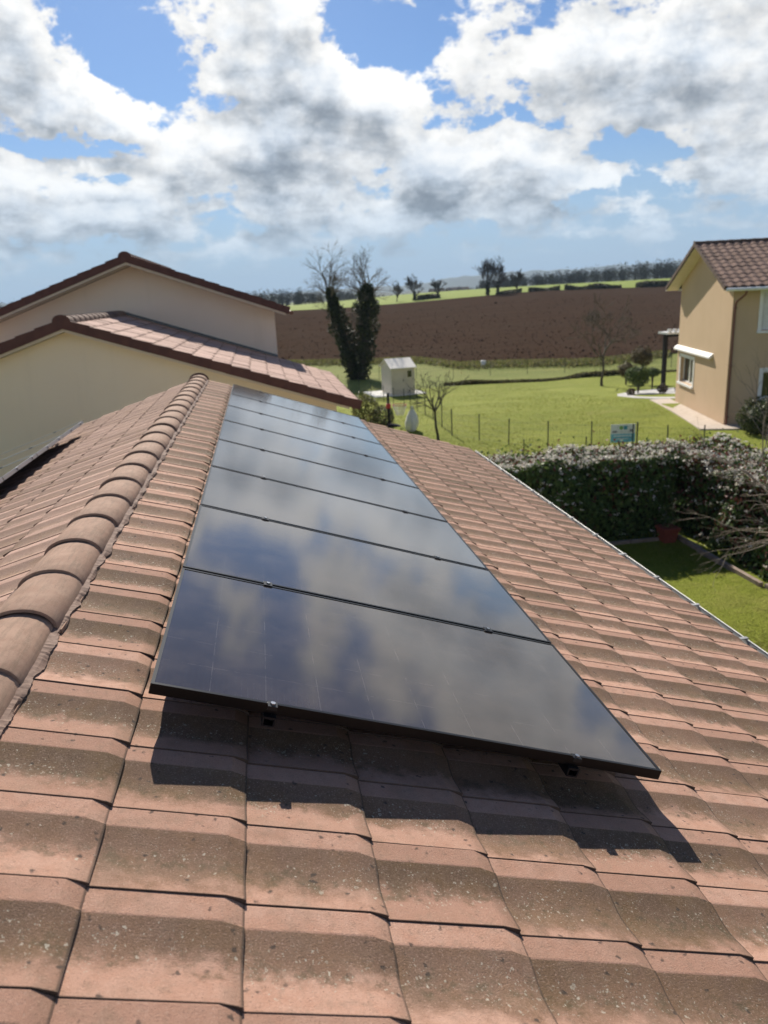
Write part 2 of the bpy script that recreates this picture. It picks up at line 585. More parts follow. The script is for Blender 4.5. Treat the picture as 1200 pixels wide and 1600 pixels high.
def ridge_material():
    m_, t, b = mat('ridge cap clay', (.3, .2, .15), .82, 0, .15)
    pos = t.new('ShaderNodeNewGeometry').outputs['Position']
    st = t.v('MULTIPLY', pos, (60, 7, 60))
    streak = t.noise(st, 1.0, 5, .65)
    mid = t.noise(pos, 14, 5, .6)
    fine = t.noise(pos, 210, 4, .7)
    rnd = t.new('ShaderNodeObjectInfo').outputs['Random']
    col = t.mix(t.ramp(mid, .3, .7), (.325, .20, .14), (.40, .262, .19))
    col = t.mix(t.ramp(streak, .42, .68, 0, .55), col, (.22, .155, .108))
    col = t.mix(t.ramp(rnd, 0, 1, 0, .25), col, (.27, .185, .14))
    col = t.mix(t.ramp(fine, .58, .74, 0, .6), col, (.09, .065, .05))
    col = t.mix(t.ramp(fine, .42, .28, 0, .4), col, (.58, .45, .36))
    t.put(b.inputs['Base Color'], col)
    bump(t, b, t.m('ADD', fine, t.m('MULTIPLY', mid, .5)), .0022)
    return m_


M_RIDGE = ridge_material()


def render_wall(name, c, c2):
    m_, t, b = mat(name, c, .92, 0, .15)
    pos = t.new('ShaderNodeNewGeometry').outputs['Position']
    f = t.ramp(t.noise(pos, .8, 5, .6), .3, .7)
    col = t.mix(f, c, c2)
    st = t.noise(t.v('MULTIPLY', pos, (3.5, 3.5, .35)), 1.0, 4, .6)
    col = t.mix(t.ramp(st, .52, .75, 0, .16), col, tuple(q * .7 for q in c))
    t.put(b.inputs['Base Color'], col)
    bump(t, b, t.noise(pos, 150, 3, .7), .004)
    return m_


M_WALL_OWN = render_wall('own render', (.58, .47, .33), (.62, .51, .37))
M_WALL_L1 = render_wall('yellowish render', (.80, .675, .495), (.82, .705, .52))
M_WALL_L2 = render_wall('pinkish render', (.78, .635, .51), (.80, .66, .54))
M_WALL_R = render_wall('ochre render', (.53, .385, .25), (.56, .41, .27))
M_WHITE = noisy('white paint', (.78, .77, .74), (.72, .71, .68), 6, .5)
M_CREAM = noisy('cream soffit', (.66, .58, .47), (.60, .52, .42), 4, .7)
M_PIPE = noisy('brown downpipe', (.22, .10, .065), (.17, .08, .055), 9, .5)
M_PANE = mat('window pane', (.015, .02, .022), .06, 0, .8)[0]
M_CONC = noisy('concrete', (.46, .38, .30), (.56, .48, .40), 5, .9, bump_d=.004)
M_SLAB = noisy('pale slab', (.70, .68, .62), (.78, .76, .70), 6, .9)
M_SHED = noisy('shed resin', (.60, .535, .43), (.55, .49, .40), 3, .6)
M_SHEDROOF = noisy('shed roof', (.62, .59, .52), (.70, .66, .58), 8, .6)
M_FENCE = noisy('fence green', (.022, .03, .024), (.035, .042, .032), 20, .6)
M_POT = noisy('terracotta', (.30, .075, .05), (.24, .06, .042), 15, .75)
M_BARK = noisy('bark', (.085, .07, .052), (.14, .12, .092), 25, .9, bump_d=.01, bump_s=40)
M_BARK_D = noisy('dark bark', (.055, .047, .038), (.085, .074, .06), 14, .95)
M_TWIG = noisy('pale twig', (.22, .17, .12), (.30, .24, .18), 16, .9)
M_LEAF = attr_mat('leaf')
M_GRASSB = attr_mat('grass blade', .7, .35, .2)


def panel_glass():
    m_, t, b = mat('solar glass', (.012, .013, .02), .035, 0, .5)
    b.inputs['IOR'].default_value = 1.30
    b.inputs['Coat Weight'].default_value = 1.0
    b.inputs['Coat IOR'].default_value = 1.29
    b.inputs['Coat Roughness'].default_value = .08
    uv = t.new('ShaderNodeUVMap', uv_map='UVMap').outputs[0]
    U, V_, _ = t.sep(uv)

    def line(x, n, wd):
        f = t.m('FRACT', t.m('MULTIPLY', x, n))
        return t.ramp(t.m('ABSOLUTE', t.m('SUBTRACT', f, .5)), .5 - wd * n, .5 - wd * n * .4)
    la, lb = line(U, 10, .0011), line(V_, 6, .0013)
    fine_ = t.m('ABSOLUTE', t.m('SUBTRACT', t.m('FRACT', t.m('MULTIPLY', U, 90)), .5))
    pos = t.new('ShaderNodeNewGeometry').outputs['Position']
    col = t.mix(t.ramp(t.noise(pos, 4, 2, .5), .3, .7), (.020, .0145, .013), (.024, .017, .014))
    col = t.mix(t.ramp(fine_, .40, .5, 0, .35), col, (.035, .035, .04))
    brk = t.ramp(t.noise(pos, 11, 3, .6), .38, .6, .25, 1.0)
    col = t.mix(t.m('MULTIPLY', t.m('MAXIMUM', la, lb), t.m('MULTIPLY', brk, .34)), col, (.14, .13, .12))
    dots = t.m('MULTIPLY', t.ramp(la, .0, .4), t.ramp(lb, .0, .4))
    # thin film of dust
    dust = t.noise(pos, 5.5, 6, .65)
    col = t.mix(t.ramp(dust, .35, .75, .03, .10), col, (.42, .32, .25))
    t.put(b.inputs['Base Color'], col)
    t.put(b.inputs['Roughness'], t.ramp(dust, .35, .7, .09, .12))
    bump(t, b, t.noise(pos, 3.0, 2, .5), .0012, .5)
    return m_


M_GLASS = panel_glass()
M_FRAME = mat('anodised frame', (.004, .004, .0045), .30, 0, .25)[0]
M_ALU = mat('aluminium', (.40, .41, .43), .34, 1.0, .5)[0]
M_RAIL = mat('black rail', (.018, .018, .02), .4, .5, .5)[0]


# ------------------------------------------------------------------ terrain
RT = [-.7114, -.0795, .0357, .0956, .1782, .2527, .3035, .3735, .4895, .5531, .8987]
ZF = [2.15, 2.11, 2.05, 2.02, 2.43, 3.01, 3.38, 3.83, 3.57, 3.39, 3.3]
ZG = [2.12, 1.78, 1.71, 2.46, 3.99, 4.64, 4.9, 5.16, 5.37, 5.56, 5.57]


def sst(a, b, x):
    t = np.clip((x - a) / (b - a), 0, 1)
    return t * t * (3 - 2 * t)


def tz(x, y):
    x = np.asarray(x, float)
    y = np.asarray(y, float)
    z = -1.0 * sst(30, 46, y)
    yy = np.maximum(y, 1)
    zf = np.interp(x / yy, RT, ZF)
    zg = np.interp(x / yy, RT, ZG)
    z1 = -1 + (zf + 1) * (np.clip((y - 55) / 135, 0, 1)) ** 1.15
    z2 = zf + (zg - zf) * (y - 190) / 140
    z3 = zg - 6 * sst(330, 600, y)
    return np.where(y <= 55, z, np.where(y <= 190, z1, np.where(y <= 330, z2, z3)))


def tzf(x, y):
    return float(tz(x, y))


def sheet(name, xs, ys, mat_, off=0.0, zadd=None, kind='structure', XY=None):
    if XY is None:
        Xg, Yg = np.meshgrid(xs, ys)
    else:
        Xg, Yg = XY
    Zg = tz(Xg, Yg) + off
    if zadd is not None:
        Zg = Zg + zadd(Xg, Yg)
    ny, nx = Xg.shape
    V = np.stack([Xg, Yg, Zg], -1).reshape(-1, 3)
    i = np.arange(ny * nx).reshape(ny, nx)
    F = np.stack([i[:-1, :-1], i[:-1, 1:], i[1:, 1:], i[1:, :-1]], -1).reshape(-1, 4)
    o = np_obj(name, V, F, mat_, None, None, True)
    tag(o, kind=kind)
    return o


def vnoise(x, y, s, seed=0):
    """cheap smooth value noise"""
    x, y = x * s, y * s
    xi, yi = np.floor(x), np.floor(y)
    fx, fy = x - xi, y - yi
    fx, fy = fx * fx * (3 - 2 * fx), fy * fy * (3 - 2 * fy)

    def hsh(a, b):
        q = np.sin(a * 127.1 + b * 311.7 + seed * 74.7) * 43758.5453
        return q - np.floor(q)
    return (hsh(xi, yi) * (1 - fx) + hsh(xi + 1, yi) * fx) * (1 - fy) + (hsh(xi, yi + 1) * (1 - fx) + hsh(xi + 1, yi + 1) * fx) * fy


def grass_mat(name, a, b_, c):
    m_, t, b = mat(name, a, .9, 0, .15)
    pos = t.new('ShaderNodeNewGeometry').outputs['Position']
    n1 = t.noise(pos, .28, 5, .6)
    n0 = t.noise(t.v('MULTIPLY', pos, (.35, 1.3, 0)), .55, 5, .65)
    n2 = t.noise(t.v('MULTIPLY', pos, (1, 1, 0)), 3.2, 6, .7)
    n3 = t.noise(pos, 22, 4, .7)
    col = t.mix(t.ramp(n1, .35, .65), a, b_)
    col = t.mix(t.ramp(n2, .45, .72, 0, .65), col, c)
    col = t.mix(t.ramp(n0, .50, .70, 0, .55), col, tuple(q * .62 for q in a))
    col = t.mix(t.ramp(n0, .46, .30, 0, .45), col, (.30, .275, .075))
    col = t.mix(t.ramp(n3, .52, .72, 0, .6), col, tuple(q * .45 for q in a))
    col = t.mix(t.ramp(n3, .42, .28, 0, .4), col, (.30, .30, .09))
    t.put(b.inputs['Base Color'], col)
    bump(t, b, t.m('ADD', n3, n2), .06)
    return m_


M_GROUND = grass_mat('rough grass', (.16, .195, .03), (.20, .22, .045), (.24, .22, .07))
M_LAWN = grass_mat('lawn grass', (.20, .235, .022), (.25, .28, .034), (.29, .285, .055))
M_CROP = grass_mat('young crop', (.17, .235, .02), (.21, .26, .025), (.19, .23, .03))


def soil_mat():
    m_, t, b = mat('ploughed soil', (.1, .07, .05), .95, 0, .1)
    pos = t.new('ShaderNodeNewGeometry').outputs['Position']
    fur = t.noise(t.v('MULTIPLY', pos, (.10, 1.6, .3)), 1.0, 6, .7)
    n2 = t.noise(pos, 2.2, 6, .7)
    n3 = t.noise(pos, .05, 3, .5)
    col = t.mix(t.ramp(fur, .35, .68), (.046, .031, .022), (.068, .047, .034))
    col = t.mix(t.ramp(n2, .5, .74, 0, .45), col, (.10, .068, .048))
    col = t.mix(t.ramp(n3, .35, .7, 0, .35), col, (.055, .032, .021))
    t.put(b.inputs['Base Color'], col)
    bump(t, b, t.m('ADD', t.m('MULTIPLY', n2, .6), fur), .07)
    return m_


M_SOIL = soil_mat()
M_SOIL.node_tree.nodes['Principled BSDF'].inputs['Specular IOR Level'].default_value = .0
M_HILL = noisy('far wooded hill', (.035, .05, .035), (.05, .06, .04), .004, .95)

gx = np.sinh(np.linspace(-6.2, 6.2, 121)) * 24
gy = np.concatenate([np.linspace(-120, -10, 12), np.linspace(-5, 60, 45), np.geomspace(62, 9000, 90)])
sheet('ground', gx, gy, M_GROUND)
# lawns: own garden strip, neighbour's big lawn
lx = np.linspace(-14, 34, 70)
ly = np.linspace(-8, 50, 80)
sheet('lawn', lx, ly, M_LAWN, .03, lambda x, y: .03 * vnoise(x, y, .7, 3))
# ploughed field between the near edge and y = 190
rt = np.concatenate([np.linspace(-.95, -.05, 30), np.linspace(-.04, .62, 330), np.linspace(.63, .95, 20)])
nearx = np.interp(rt, [-.95, .0, .13, .20, .26, .33, .45, .52, .56, .95], [76, 74, 70, 68.7, 62.5, 61.5, 59, 61, 61.6, 62])
tt = np.concatenate([np.linspace(0, .3, 120), np.linspace(.31, 1, 60)])
Yf = nearx[None, :] + (190 - nearx)[None, :] * tt[:, None]
Xf = rt[None, :] * Yf
sheet('ploughed_field', None, None, M_SOIL, .10,
      lambda x, y: .05 * (vnoise(x * .12, y, 1.1, 5) - .45) + .012 * (vnoise(x, y, 2.3, 8) - .5), XY=(Xf, Yf))
rt2 = np.linspace(-.95, .95, 160)
Yc = np.linspace(190, 329, 12)[:, None] + 0 * rt2[None, :]
sheet('crop_field', None, None, M_CROP, .12, XY=(rt2[None, :] * Yc, Yc))


# far hills
def hill(name, rts, px_h, y0, depth):
    """a long ridge: px_h = height over eye level per metre of distance"""
    rts = np.array(rts)
    rr = np.linspace(rts[0], rts[-1], 160)
    hh = np.interp(rr, rts, px_h) * y0 + H
    hh += (vnoise(rr * 60, rr * 0, 1, 4) - .5) * .004 * y0 + (vnoise(rr * 210, rr * 0, 1, 9) - .5) * .0016 * y0
    prof = [0, .35, .75, 1, .8, .3, 0]
    rows = []
    for k, p in enumerate(prof):
        yy = y0 + depth * (k - 3) / 3
        rows.append(np.stack([rr * y0, 0 * rr + yy, -12 + (hh + 12) * p], -1))
    V = np.stack(rows).reshape(-1, 3)
    n, m_ = len(prof), len(rr)
    i = np.arange(n * m_).reshape(n, m_)
    F = np.stack([i[:-1, :-1], i[:-1, 1:], i[1:, 1:], i[1:, :-1]], -1).reshape(-1, 4)
    return tag(np_obj(name, V, F, M_HILL, None, None, True), kind='structure')


hill('far_hills', [-.72, -.42, -.36, -.33, -.28, -.1, .05, .2, .27, .34, .43, .52, .62, .9], [.022, .018, .0155, .0125, .006, .004, .004, .008, .0155, .018, .019, .0215, .024, .026], 3600, 700)
hill('near_hill', [-.72, -.3, .05, .3, .40, .48, .6, .9], [-.004, -.002, -.001, .0, .006, .0125, .017, .02], 1500, 300)
# ------------------------------------------------------------------ roof tiles
TU, TV = .348, .278                      # exposed length down the slope, cover width along the ridge
TS = [0, .02, .245, .27, .36, .46, .56, .65, .74, .85, .94, 1.0]
TZ = [.0125, .0135, .0145, .0135, .0080, .0032, .0004, .0006, .0035, .0090, .0130, .0158]


def tile_geo(tu=TU, tv=TV, lift=.019, th=.017, k=1.0, mirror=False):
    us = [-.05, .0, tu * .55, tu * .86, tu * .955, tu]
    pts, uvs = [], []
    for u in us:
        f = max(0.0, (u - tu * .86) / (tu * .14))
        for t, z in zip(TS, TZ):
            zz = z * k + lift * max(u, -.02) / tu
            strip = 1.0 if t < .26 else (.55 if t < .3 else .25)
            zz -= (.007 + .010 * strip) * f ** 1.2
            if u < 0:
                zz -= .004
            pts.append((u, -t * tv, zz))
            uvs.append((max(u, 0) / tu, t))
    n, m_ = len(us), len(TS)
    F = []
    for a in range(n - 1):
        for b in range(m_ - 1):
            F.append((a * m_ + b, a * m_ + b + 1, (a + 1) * m_ + b + 1, (a + 1) * m_ + b)[::-1])

    def skirt(idx, dx, dz, rev):
        base = len(pts)
        for i in idx:
            p = pts[i]
            pts.append((p[0] + dx, p[1], p[2] - dz))
            uvs.append(uvs[i])
        for q in range(len(idx) - 1):
            f_ = (idx[q], idx[q + 1], base + q + 1, base + q)
            F.append(f_[::-1] if rev else f_)
    skirt([(n - 1) * m_ + b for b in range(m_)], -.003, th, True)
    skirt([a * m_ + m_ - 1 for a in range(n)], 0, th, True)
    skirt([a * m_ for a in range(n)], 0, th, False)
    P = np.array(pts)
    F = np.array(F)
    if mirror:                              # laid the other way round, so the laps face the same end
        P[:, 1] = -tv - P[:, 1]
        F = F[:, ::-1]
    return P, F, np.array(uvs)


def tile_mesh(name, mat_, geo):
    P, F, UV = geo
    me = np_mesh(name, P, F, mat_)
    l1 = me.uv_layers.new(name='UVMap')
    l1.data.foreach_set('uv', UV[F.ravel()].astype(np.float32).ravel())
    l2 = me.uv_layers.new(name='cell')
    l2.data.foreach_set('uv', np.zeros((F.size, 2), np.float32).ravel())
    me.shade_smooth()
    me.set_sharp_from_angle(angle=R(9))
    return me


def tile_mass(name, mat_, geo, mats, parent, rz=None):
    """the tiles too small to pick apart, joined into one part"""
    if not mats:
        return
    P, F, UV = geo
    Vs, Fs, cells = [], [], []
    for i, M_ in enumerate(mats):
        A = np.array(M_)
        Vs.append(P @ A[:3, :3].T + A[:3, 3])
        Fs.append(F + i * len(P))
        cells.append(np.tile(rng.uniform(0, 50, 2), (F.size, 1)))
    V, F2 = np.concatenate(Vs), np.concatenate(Fs)
    me = np_mesh(name, V, F2, mat_)
    l1 = me.uv_layers.new(name='UVMap')
    l1.data.foreach_set('uv', np.tile(UV[F.ravel()], (len(mats), 1)).astype(np.float32).ravel())
    l2 = me.uv_layers.new(name='cell')
    l2.data.foreach_set('uv', np.concatenate(cells).astype(np.float32).ravel())
    me.shade_smooth()
    me.set_sharp_from_angle(angle=R(9))
    return tag(link(name, me, parent), kind='stuff')


def basis(o, x, y, z):
    return Matrix(((x[0], y[0], z[0], o[0]), (x[1], y[1], z[1], o[1]), (x[2], y[2], z[2], o[2]), (0, 0, 0, 1)))


def jitter(d=.0016, a=.11):
    return Matrix.Translation((random.gauss(0, d * .5), random.gauss(0, d * .3), random.gauss(0, d * .5))) @ Euler((R(random.gauss(0, a)), R(random.gauss(0, a * .7)), R(random.gauss(0, a)))).to_matrix().to_4x4()


PITCH = R(18.715)
AX, AZ = -.942, H - 1.084                # the ridge line, in the plane of the tile troughs
ca, sa = math.cos(PITCH), math.sin(PITCH)
RS = basis((AX, 0, AZ), (ca, 0, -sa), (0, 1, 0), (sa, 0, ca))        # right slope: (down, along, out)
LS = basis((AX, 0, AZ), (-ca, 0, -sa), (0, -1, 0), (-sa, 0, ca))     # left slope
Y_END = 11.478
S0 = .484 - TU                           # head of the first course under the ridge

house = empty('house', (AX, 5, 0))
tag(house, 'house under the camera with weathered pink concrete tile roof and round ridge caps', 'house')


def under(root, o):
    """parent without moving"""
    o.parent = root
    o.matrix_parent_inverse = root.matrix_world.inverted() if root.parent is None else Matrix()
    return o


bpy.context.view_layer.update()
b = MB()
b.box(-4.75, 2.85, -4.0, 11.15, 0, H - 2.55)
wx = [(-4.75, H - 2.55), (2.85, H - 2.55), (AX, H - 1.18)]
for y, fl in ((-4.0, False), (11.15, True)):
    p = [(x, y, z) for x, z in wx]
    b.face(p[::-1] if fl else p)
house_inv = Matrix.Translation((-AX, -5, 0))


def hpart(mb, name, mat_, **kw):
    o = mb.build(name, mat_, house, **kw)
    o.matrix_local = house_inv
    return o


hpart(b, 'wall', M_WALL_OWN)
b = MB()
SL = S0 + 12 * TU - .03
for Mx in (RS, LS):
    ys = (-2.0, Y_END - .02) if Mx is RS else (-(Y_END - .02), 2.0)
    b.box(0, SL, ys[0], ys[1], -.075, -.016, Mx)
roof = hpart(b, 'roof', M_DECK)

G_T = tile_geo()
G_TL = tile_geo(mirror=True)
me_r = tile_mesh('roof_tile', M_TILE, G_T)
me_l = tile_mesh('roof_tile_clean', M_TILE_L, G_TL)
cells_ = []
cpos = Vector((0, 0, H))
for side in (0, 1):
    for j in range(-11, 36):
        for c in range(12):
            s_ = S0 + c * TU
            if side == 0:
                M_ = RS @ Matrix.Translation((s_, Y_END - (35 - j) * TV, 0))
            else:
                M_ = LS @ Matrix.Translation((s_, -(Y_END - (35 - j + 1) * TV), 0))
            ctr = M_ @ Vector((TU / 2, -TV / 2, 0))
            v_ = ctr - cpos
            dist = v_.length
            px, py, pz = v_.dot(cr), v_.dot(cd), v_.dot(cf)
            vis = pz > .3 and abs(px / pz) < .56 and abs(py / pz) < .74
            nrm = M_.to_3x3() @ Vector((0, 0, 1))
            face = max(.02, -v_.normalized().dot(nrm))
            y_ = ctr.y
            if side == 0 and .45 < s_ < 1.95 and 2.5 < y_ < 10.3:
                vis = False                # under the solar panels
            if side == 1 and s_ > 1.25 and y_ < 9.4:
                vis = False
            cells_.append((face / dist ** 2 if vis else 0.0, side, M_ @ jitter()))
cells_.sort(key=lambda q: -q[0])
mass = {0: [], 1: []}
for k, (sc_, side, M_) in enumerate(cells_):
    if k < 298 and sc_ > 0:
        link('roof_tile', me_l if side else me_r, roof, M_)
    else:
        mass[side].append(M_)
tile_mass('far_tiles', M_TILE, G_T, mass[0], roof)
tile_mass('far_tiles', M_TILE_L, G_TL, mass[1], roof)


# ridge caps: tapered half-round tiles, the wide end of each towards the camera
def cap_mesh(name, mat_, L, r0=(.133, .097), r1=(.127, .091), th=.012, closed=False):
    b = MB()
    n = 14
    rows = []
    for (y, (rx, rz), q) in ((0, (r0[0] - .002, r0[1] - .002), 0), (.006, r0, 0), (.2, ((r0[0] + r1[0]) / 2, (r0[1] + r1[1]) / 2), 0), (L + .05, r1, 0)):
        rows.append([(rx * math.cos(math.pi * k / n), y, rz * math.sin(math.pi * k / n) ** .85) for k in range(n + 1)])
    b.grid(rows)
    inner = [(p[0] * (1 - th / .13), 0, p[2] * (1 - th / .1)) for p in rows[0]]
    inner2 = [(p[0], .05, p[2]) for p in inner]
    b.grid([inner2, inner, rows[0]])
    if closed:
        b.face([(p[0] * .97, L + .045, p[2] * .97) for p in rows[-1]][::-1])
    for sgn in (0, n):                         # the small lip along both feet
        p, q = rows[0][sgn], rows[-1][sgn]
        s1 = 1 if sgn == 0 else -1
        b.box(min(p[0], p[0] + .012 * s1), max(p[0], p[0] + .012 * s1), 0, L, -.012, .004)
    me = b.mesh(name, mat_, True)
    me.set_sharp_from_angle(angle=R(40))
    return me


CAPL = .4265
me_c = cap_mesh('ridge_tile', M_RIDGE, CAPL)
me_ce = cap_mesh('ridge_tile_end', M_RIDGE, .30, closed=True)
cap_z = H - 1.118
for i in range(-11, 20):
    y = 3.097 + CAPL * i
    M_ = Matrix.Translation((AX + random.gauss(0, .0015), y, cap_z + random.gauss(0, .0015))) @ Euler((R(-1.6), 0, R(random.gauss(0, .3)))).to_matrix().to_4x4()
    link('ridge_tile', me_ce if i == 19 else me_c, roof, M_)
# dark end disc of the ridge
b = MB()
n = 14
b.face([(AX + .145 * math.cos(math.pi * k / n), 11.52, cap_z + .004 + .112 * math.sin(math.pi * k / n)) for k in range(n + 1)])
b.face([(AX + .145 * math.cos(math.pi * k / n), 11.535, cap_z + .004 + .112 * math.sin(math.pi * k / n)) for k in range(n + 1)][::-1])
for k in range(n):
    a0, a1 = math.pi * k / n, math.pi * (k + 1) / n
    b.face([(AX + .145 * math.cos(a), yy, cap_z + .004 + .112 * math.sin(a)) for a, yy in ((a0, 11.52), (a0, 11.535), (a1, 11.535), (a1, 11.52))][::-1])
b.build('ridge_end_cap', M_VERGE, roof)
# pleated ridge roll between the caps and the wavy tiles
for Mx, sg in ((RS, 1), (LS, -1)):
    rows = [[], [], []]
    y = -1.8
    k = 0
    while y < 11.45:
        t = ((Y_END - y) / TV) % 1.0
        z = float(np.interp(t, TS, TZ)) + .009
        pl = random.gauss(0, .0010)
        edge = .152 + .004 * math.sin(y * 11) + .004 * math.sin(y * 37 + 1) + random.gauss(0, .0012)
        yl = y * sg
        rows[0].append(Mx @ Vector((.105, yl, .024)))
        rows[1].append(Mx @ Vector((.140, yl, .016 + .3 * z + pl)))
        rows[2].append(Mx @ Vector((edge, yl, z + pl * .8)))
        y += .011
        k += 1
    b = MB()
    b.grid(rows, flip=(sg < 0))
    b.build('ridge_roll', M_CLOSE, roof)

# gutter along the right eave: a half-round trough whose outer rim catches the light
sE = S0 + 12 * TU
ep = RS @ Vector((sE, 0, -.01))
b = MB()
n = 10
gx0 = ep.x + .035
rim = (RS @ Vector((3.87 + .502, 0, .02)))
gr_ = .058
rows = []
for y in (-3.5, 11.45):
    rows.append([(rim.x - gr_ + gr_ * math.cos(math.pi + math.pi * k / n), y, rim.z - .002 + gr_ * math.sin(math.pi + math.pi * k / n)) for k in range(n + 1)])
b.grid(rows)
b.grid([[(p[0] + (rim.x - gr_ - p[0]) * .04, p[1], p[2]) for p in r_] for r_ in rows], flip=True)
b.tube([(rim.x, -3.5, rim.z), (rim.x, 11.45, rim.z)], .0045, 8)
hpart(b, 'gutter', M_ZINC, smooth=True)
for k in range(24):
    y = -3 + k * .62
    b = MB()
    b.box(rim.x - .125, rim.x + .006, y, y + .028, rim.z + .006, rim.z + .0105)
    b.box(rim.x + .0065, rim.x + .0105, y, y + .028, rim.z - .03, rim.z + .0105)
    hpart(b, 'gutter_bracket', M_ZINC)

# ------------------------------------------------------------------ solar panels
PN, PL, PW = .17, 1.755, 1.022           # height of the face over the troughs, length down the slope, width along the ridge
CL1, CL2 = .37, 1.418
bf = MB()
fw, fh = .011, .035
bf.box(0, PL, 0, fw, -fh, 0)
bf.box(0, PL, PW - fw, PW, -fh, 0)
bf.box(0, fw, fw + .0005, PW - fw - .0005, -fh, -.0004)
bf.box(PL - fw, PL, fw + .0005, PW - fw - .0005, -fh, -.0004)
bf.box(fw, .03, fw, PW - fw, -fh, -fh + .002)
bf.box(PL - .03, PL - fw, fw, PW - fw, -fh, -fh + .002)
me_f = bf.mesh('frame', M_FRAME)
me_fa = bf.mesh('frame', M_ALU)
bg_ = MB()
e_ = fw - .001
p = [(e_, e_), (PL - e_, e_), (PL - e_, PW - e_), (e_, PW - e_)]
bg_.face([(x, y, -.0022) for x, y in p], [(x / PL, y / PW) for x, y in p])
bg_.face([(x, y, -.0075) for x, y in p[::-1]], [(.005, .005)] * 4)
me_g = bg_.mesh('glass', M_GLASS)


def clamp_mesh(name, end=False):
    b = MB()
    if end:
        b.box(-.015, .015, -.022, .009, .0006, .0036)
        b.box(-.015, .015, -.0225, -.0195, -.010, .0036)
        b.box(-.012, .012, -.0185, -.003, -.044, -.036)
    else:
        b.box(-.019, .019, -.0205, .0205, .0006, .0040)
        b.box(-.017, .017, -.0075, .0075, -.035, .0006)
    yb = -.008 if end else 0.0
    return b.mesh(name, M_RAIL)


me_mid = clamp_mesh('clamp')
me_end = clamp_mesh('end_clamp', True)
me_bolt = MB().tube([(0, 0, .0036), (0, 0, .0095)], .0085, 6).mesh('bolt', M_ALU)
ordn = ['second', 'third', 'fourth', 'fifth', 'sixth', 'seventh']
RT_ = Euler((0, PITCH, 0)).to_matrix().to_4x4()
for k in range(8):
    o = empty('solar_panel', (0, 0, 0))
    o.matrix_world = RS @ Matrix.Translation((.502, 2.12 + 1.04 * k, PN))
    lab = ('black framed solar panel nearest the camera, casting its shadow on the bare tiles' if k == 0 else
           'black framed solar panel farthest from the camera, at the gable end of the row' if k == 7 else
           f'black framed solar panel, {ordn[k - 1]} from the front of the long row right of the ridge')
    tag(o, lab, 'solar panel', 'solar panels in the long row right of the ridge')
    link('frame', me_f, o)
    link('glass', me_g, o)
    for c_ in (CL1, CL2):
        if k == 0:
            q_ = link('end_clamp', me_end, o, Matrix.Translation((c_, 0, 0)))
            link('bolt', me_bolt, q_, Matrix.Translation((0, -.008, 0)))
        if k < 7:
            q_ = link('clamp', me_mid, o, Matrix.Translation((c_, PW + .009, 0)))
            link('bolt', me_bolt, q_)
        else:
            link('end_clamp', me_end, o, Matrix.Translation((c_, PW, 0)) @ Matrix.Rotation(math.pi, 4, 'Z'))


def rail(Mx, s_, y0, y1, lab):
    b = MB()
    top = PN - fh - .0006
    b.box(s_ - .02, s_ - .015, y0, y1, top - .032, top, Mx)
    b.box(s_ + .015, s_ + .02, y0, y1, top - .032, top, Mx)
    b.box(s_ - .015, s_ + .015, y0, y1, top - .032, top - .027, Mx)
    b.box(s_ - .015, s_ - .007, y0, y1, top - .005, top, Mx)
    b.box(s_ + .007, s_ + .015, y0, y1, top - .005, top, Mx)
    o = b.build('mounting_rail', M_RAIL)
    tag(o, lab, 'rail', 'rails under the solar panels')
    y = y0 + .35
    while y < y1:
        b = MB()
        b.box(s_ + .0205, s_ + .0265, y, y + .035, .03, top - .002, Mx)
        b.box(s_ - .06, s_ + .0265, y, y + .035, .044, .050, Mx)
        b.build('roof_hook', M_RAIL, o)
        y += 1.25
    return o


rail(RS, .502 + CL1, 2.10, 10.47, 'black mounting rail nearer the ridge, its cut end just under the front panel edge')
rail(RS, .502 + CL2, 2.10, 10.47, 'black mounting rail nearer the gutter, its cut end just under the front panel edge')
# the array on the left slope, seen almost edge-on
ll = ['silver framed solar panel at the far corner of the array left of the ridge',
      'silver framed solar panel left of the ridge, next nearer than the far corner one',
      'silver framed solar panel left of the ridge, third from the far end',
      'silver framed solar panel left of the ridge, at the photo edge']
for k in range(4):
    o = empty('solar_panel', (0, 0, 0))
    o.matrix_world = LS @ Matrix.Translation((1.33, -(9.80 - 1.04 * k), PN))
    tag(o, ll[k], 'solar panel', 'solar panels left of the ridge')
    link('frame', me_fa, o)
    link('glass', me_g, o)
    for c_ in (CL1, CL2):
        link('end_clamp' if k == 0 else 'clamp', me_end if k == 0 else me_mid, o, Matrix.Translation((c_, 0 if k == 0 else -.009, 0)))
    for q in (.12, .6):
        bb = MB()
        bb.box(-.012, -.0005, q, q + .05, -.03, -.004)
        bb.build('frame_clip', M_ALU, o)
o_ = LS @ Vector((0, 0, 0))
rail(LS, 1.33 + CL1, -9.9, -5.6, 'black mounting rail hidden under the panels left of the ridge, upper one')
rail(LS, 1.33 + CL2, -9.9, -5.6, 'black mounting rail hidden under the panels left of the ridge, lower one')


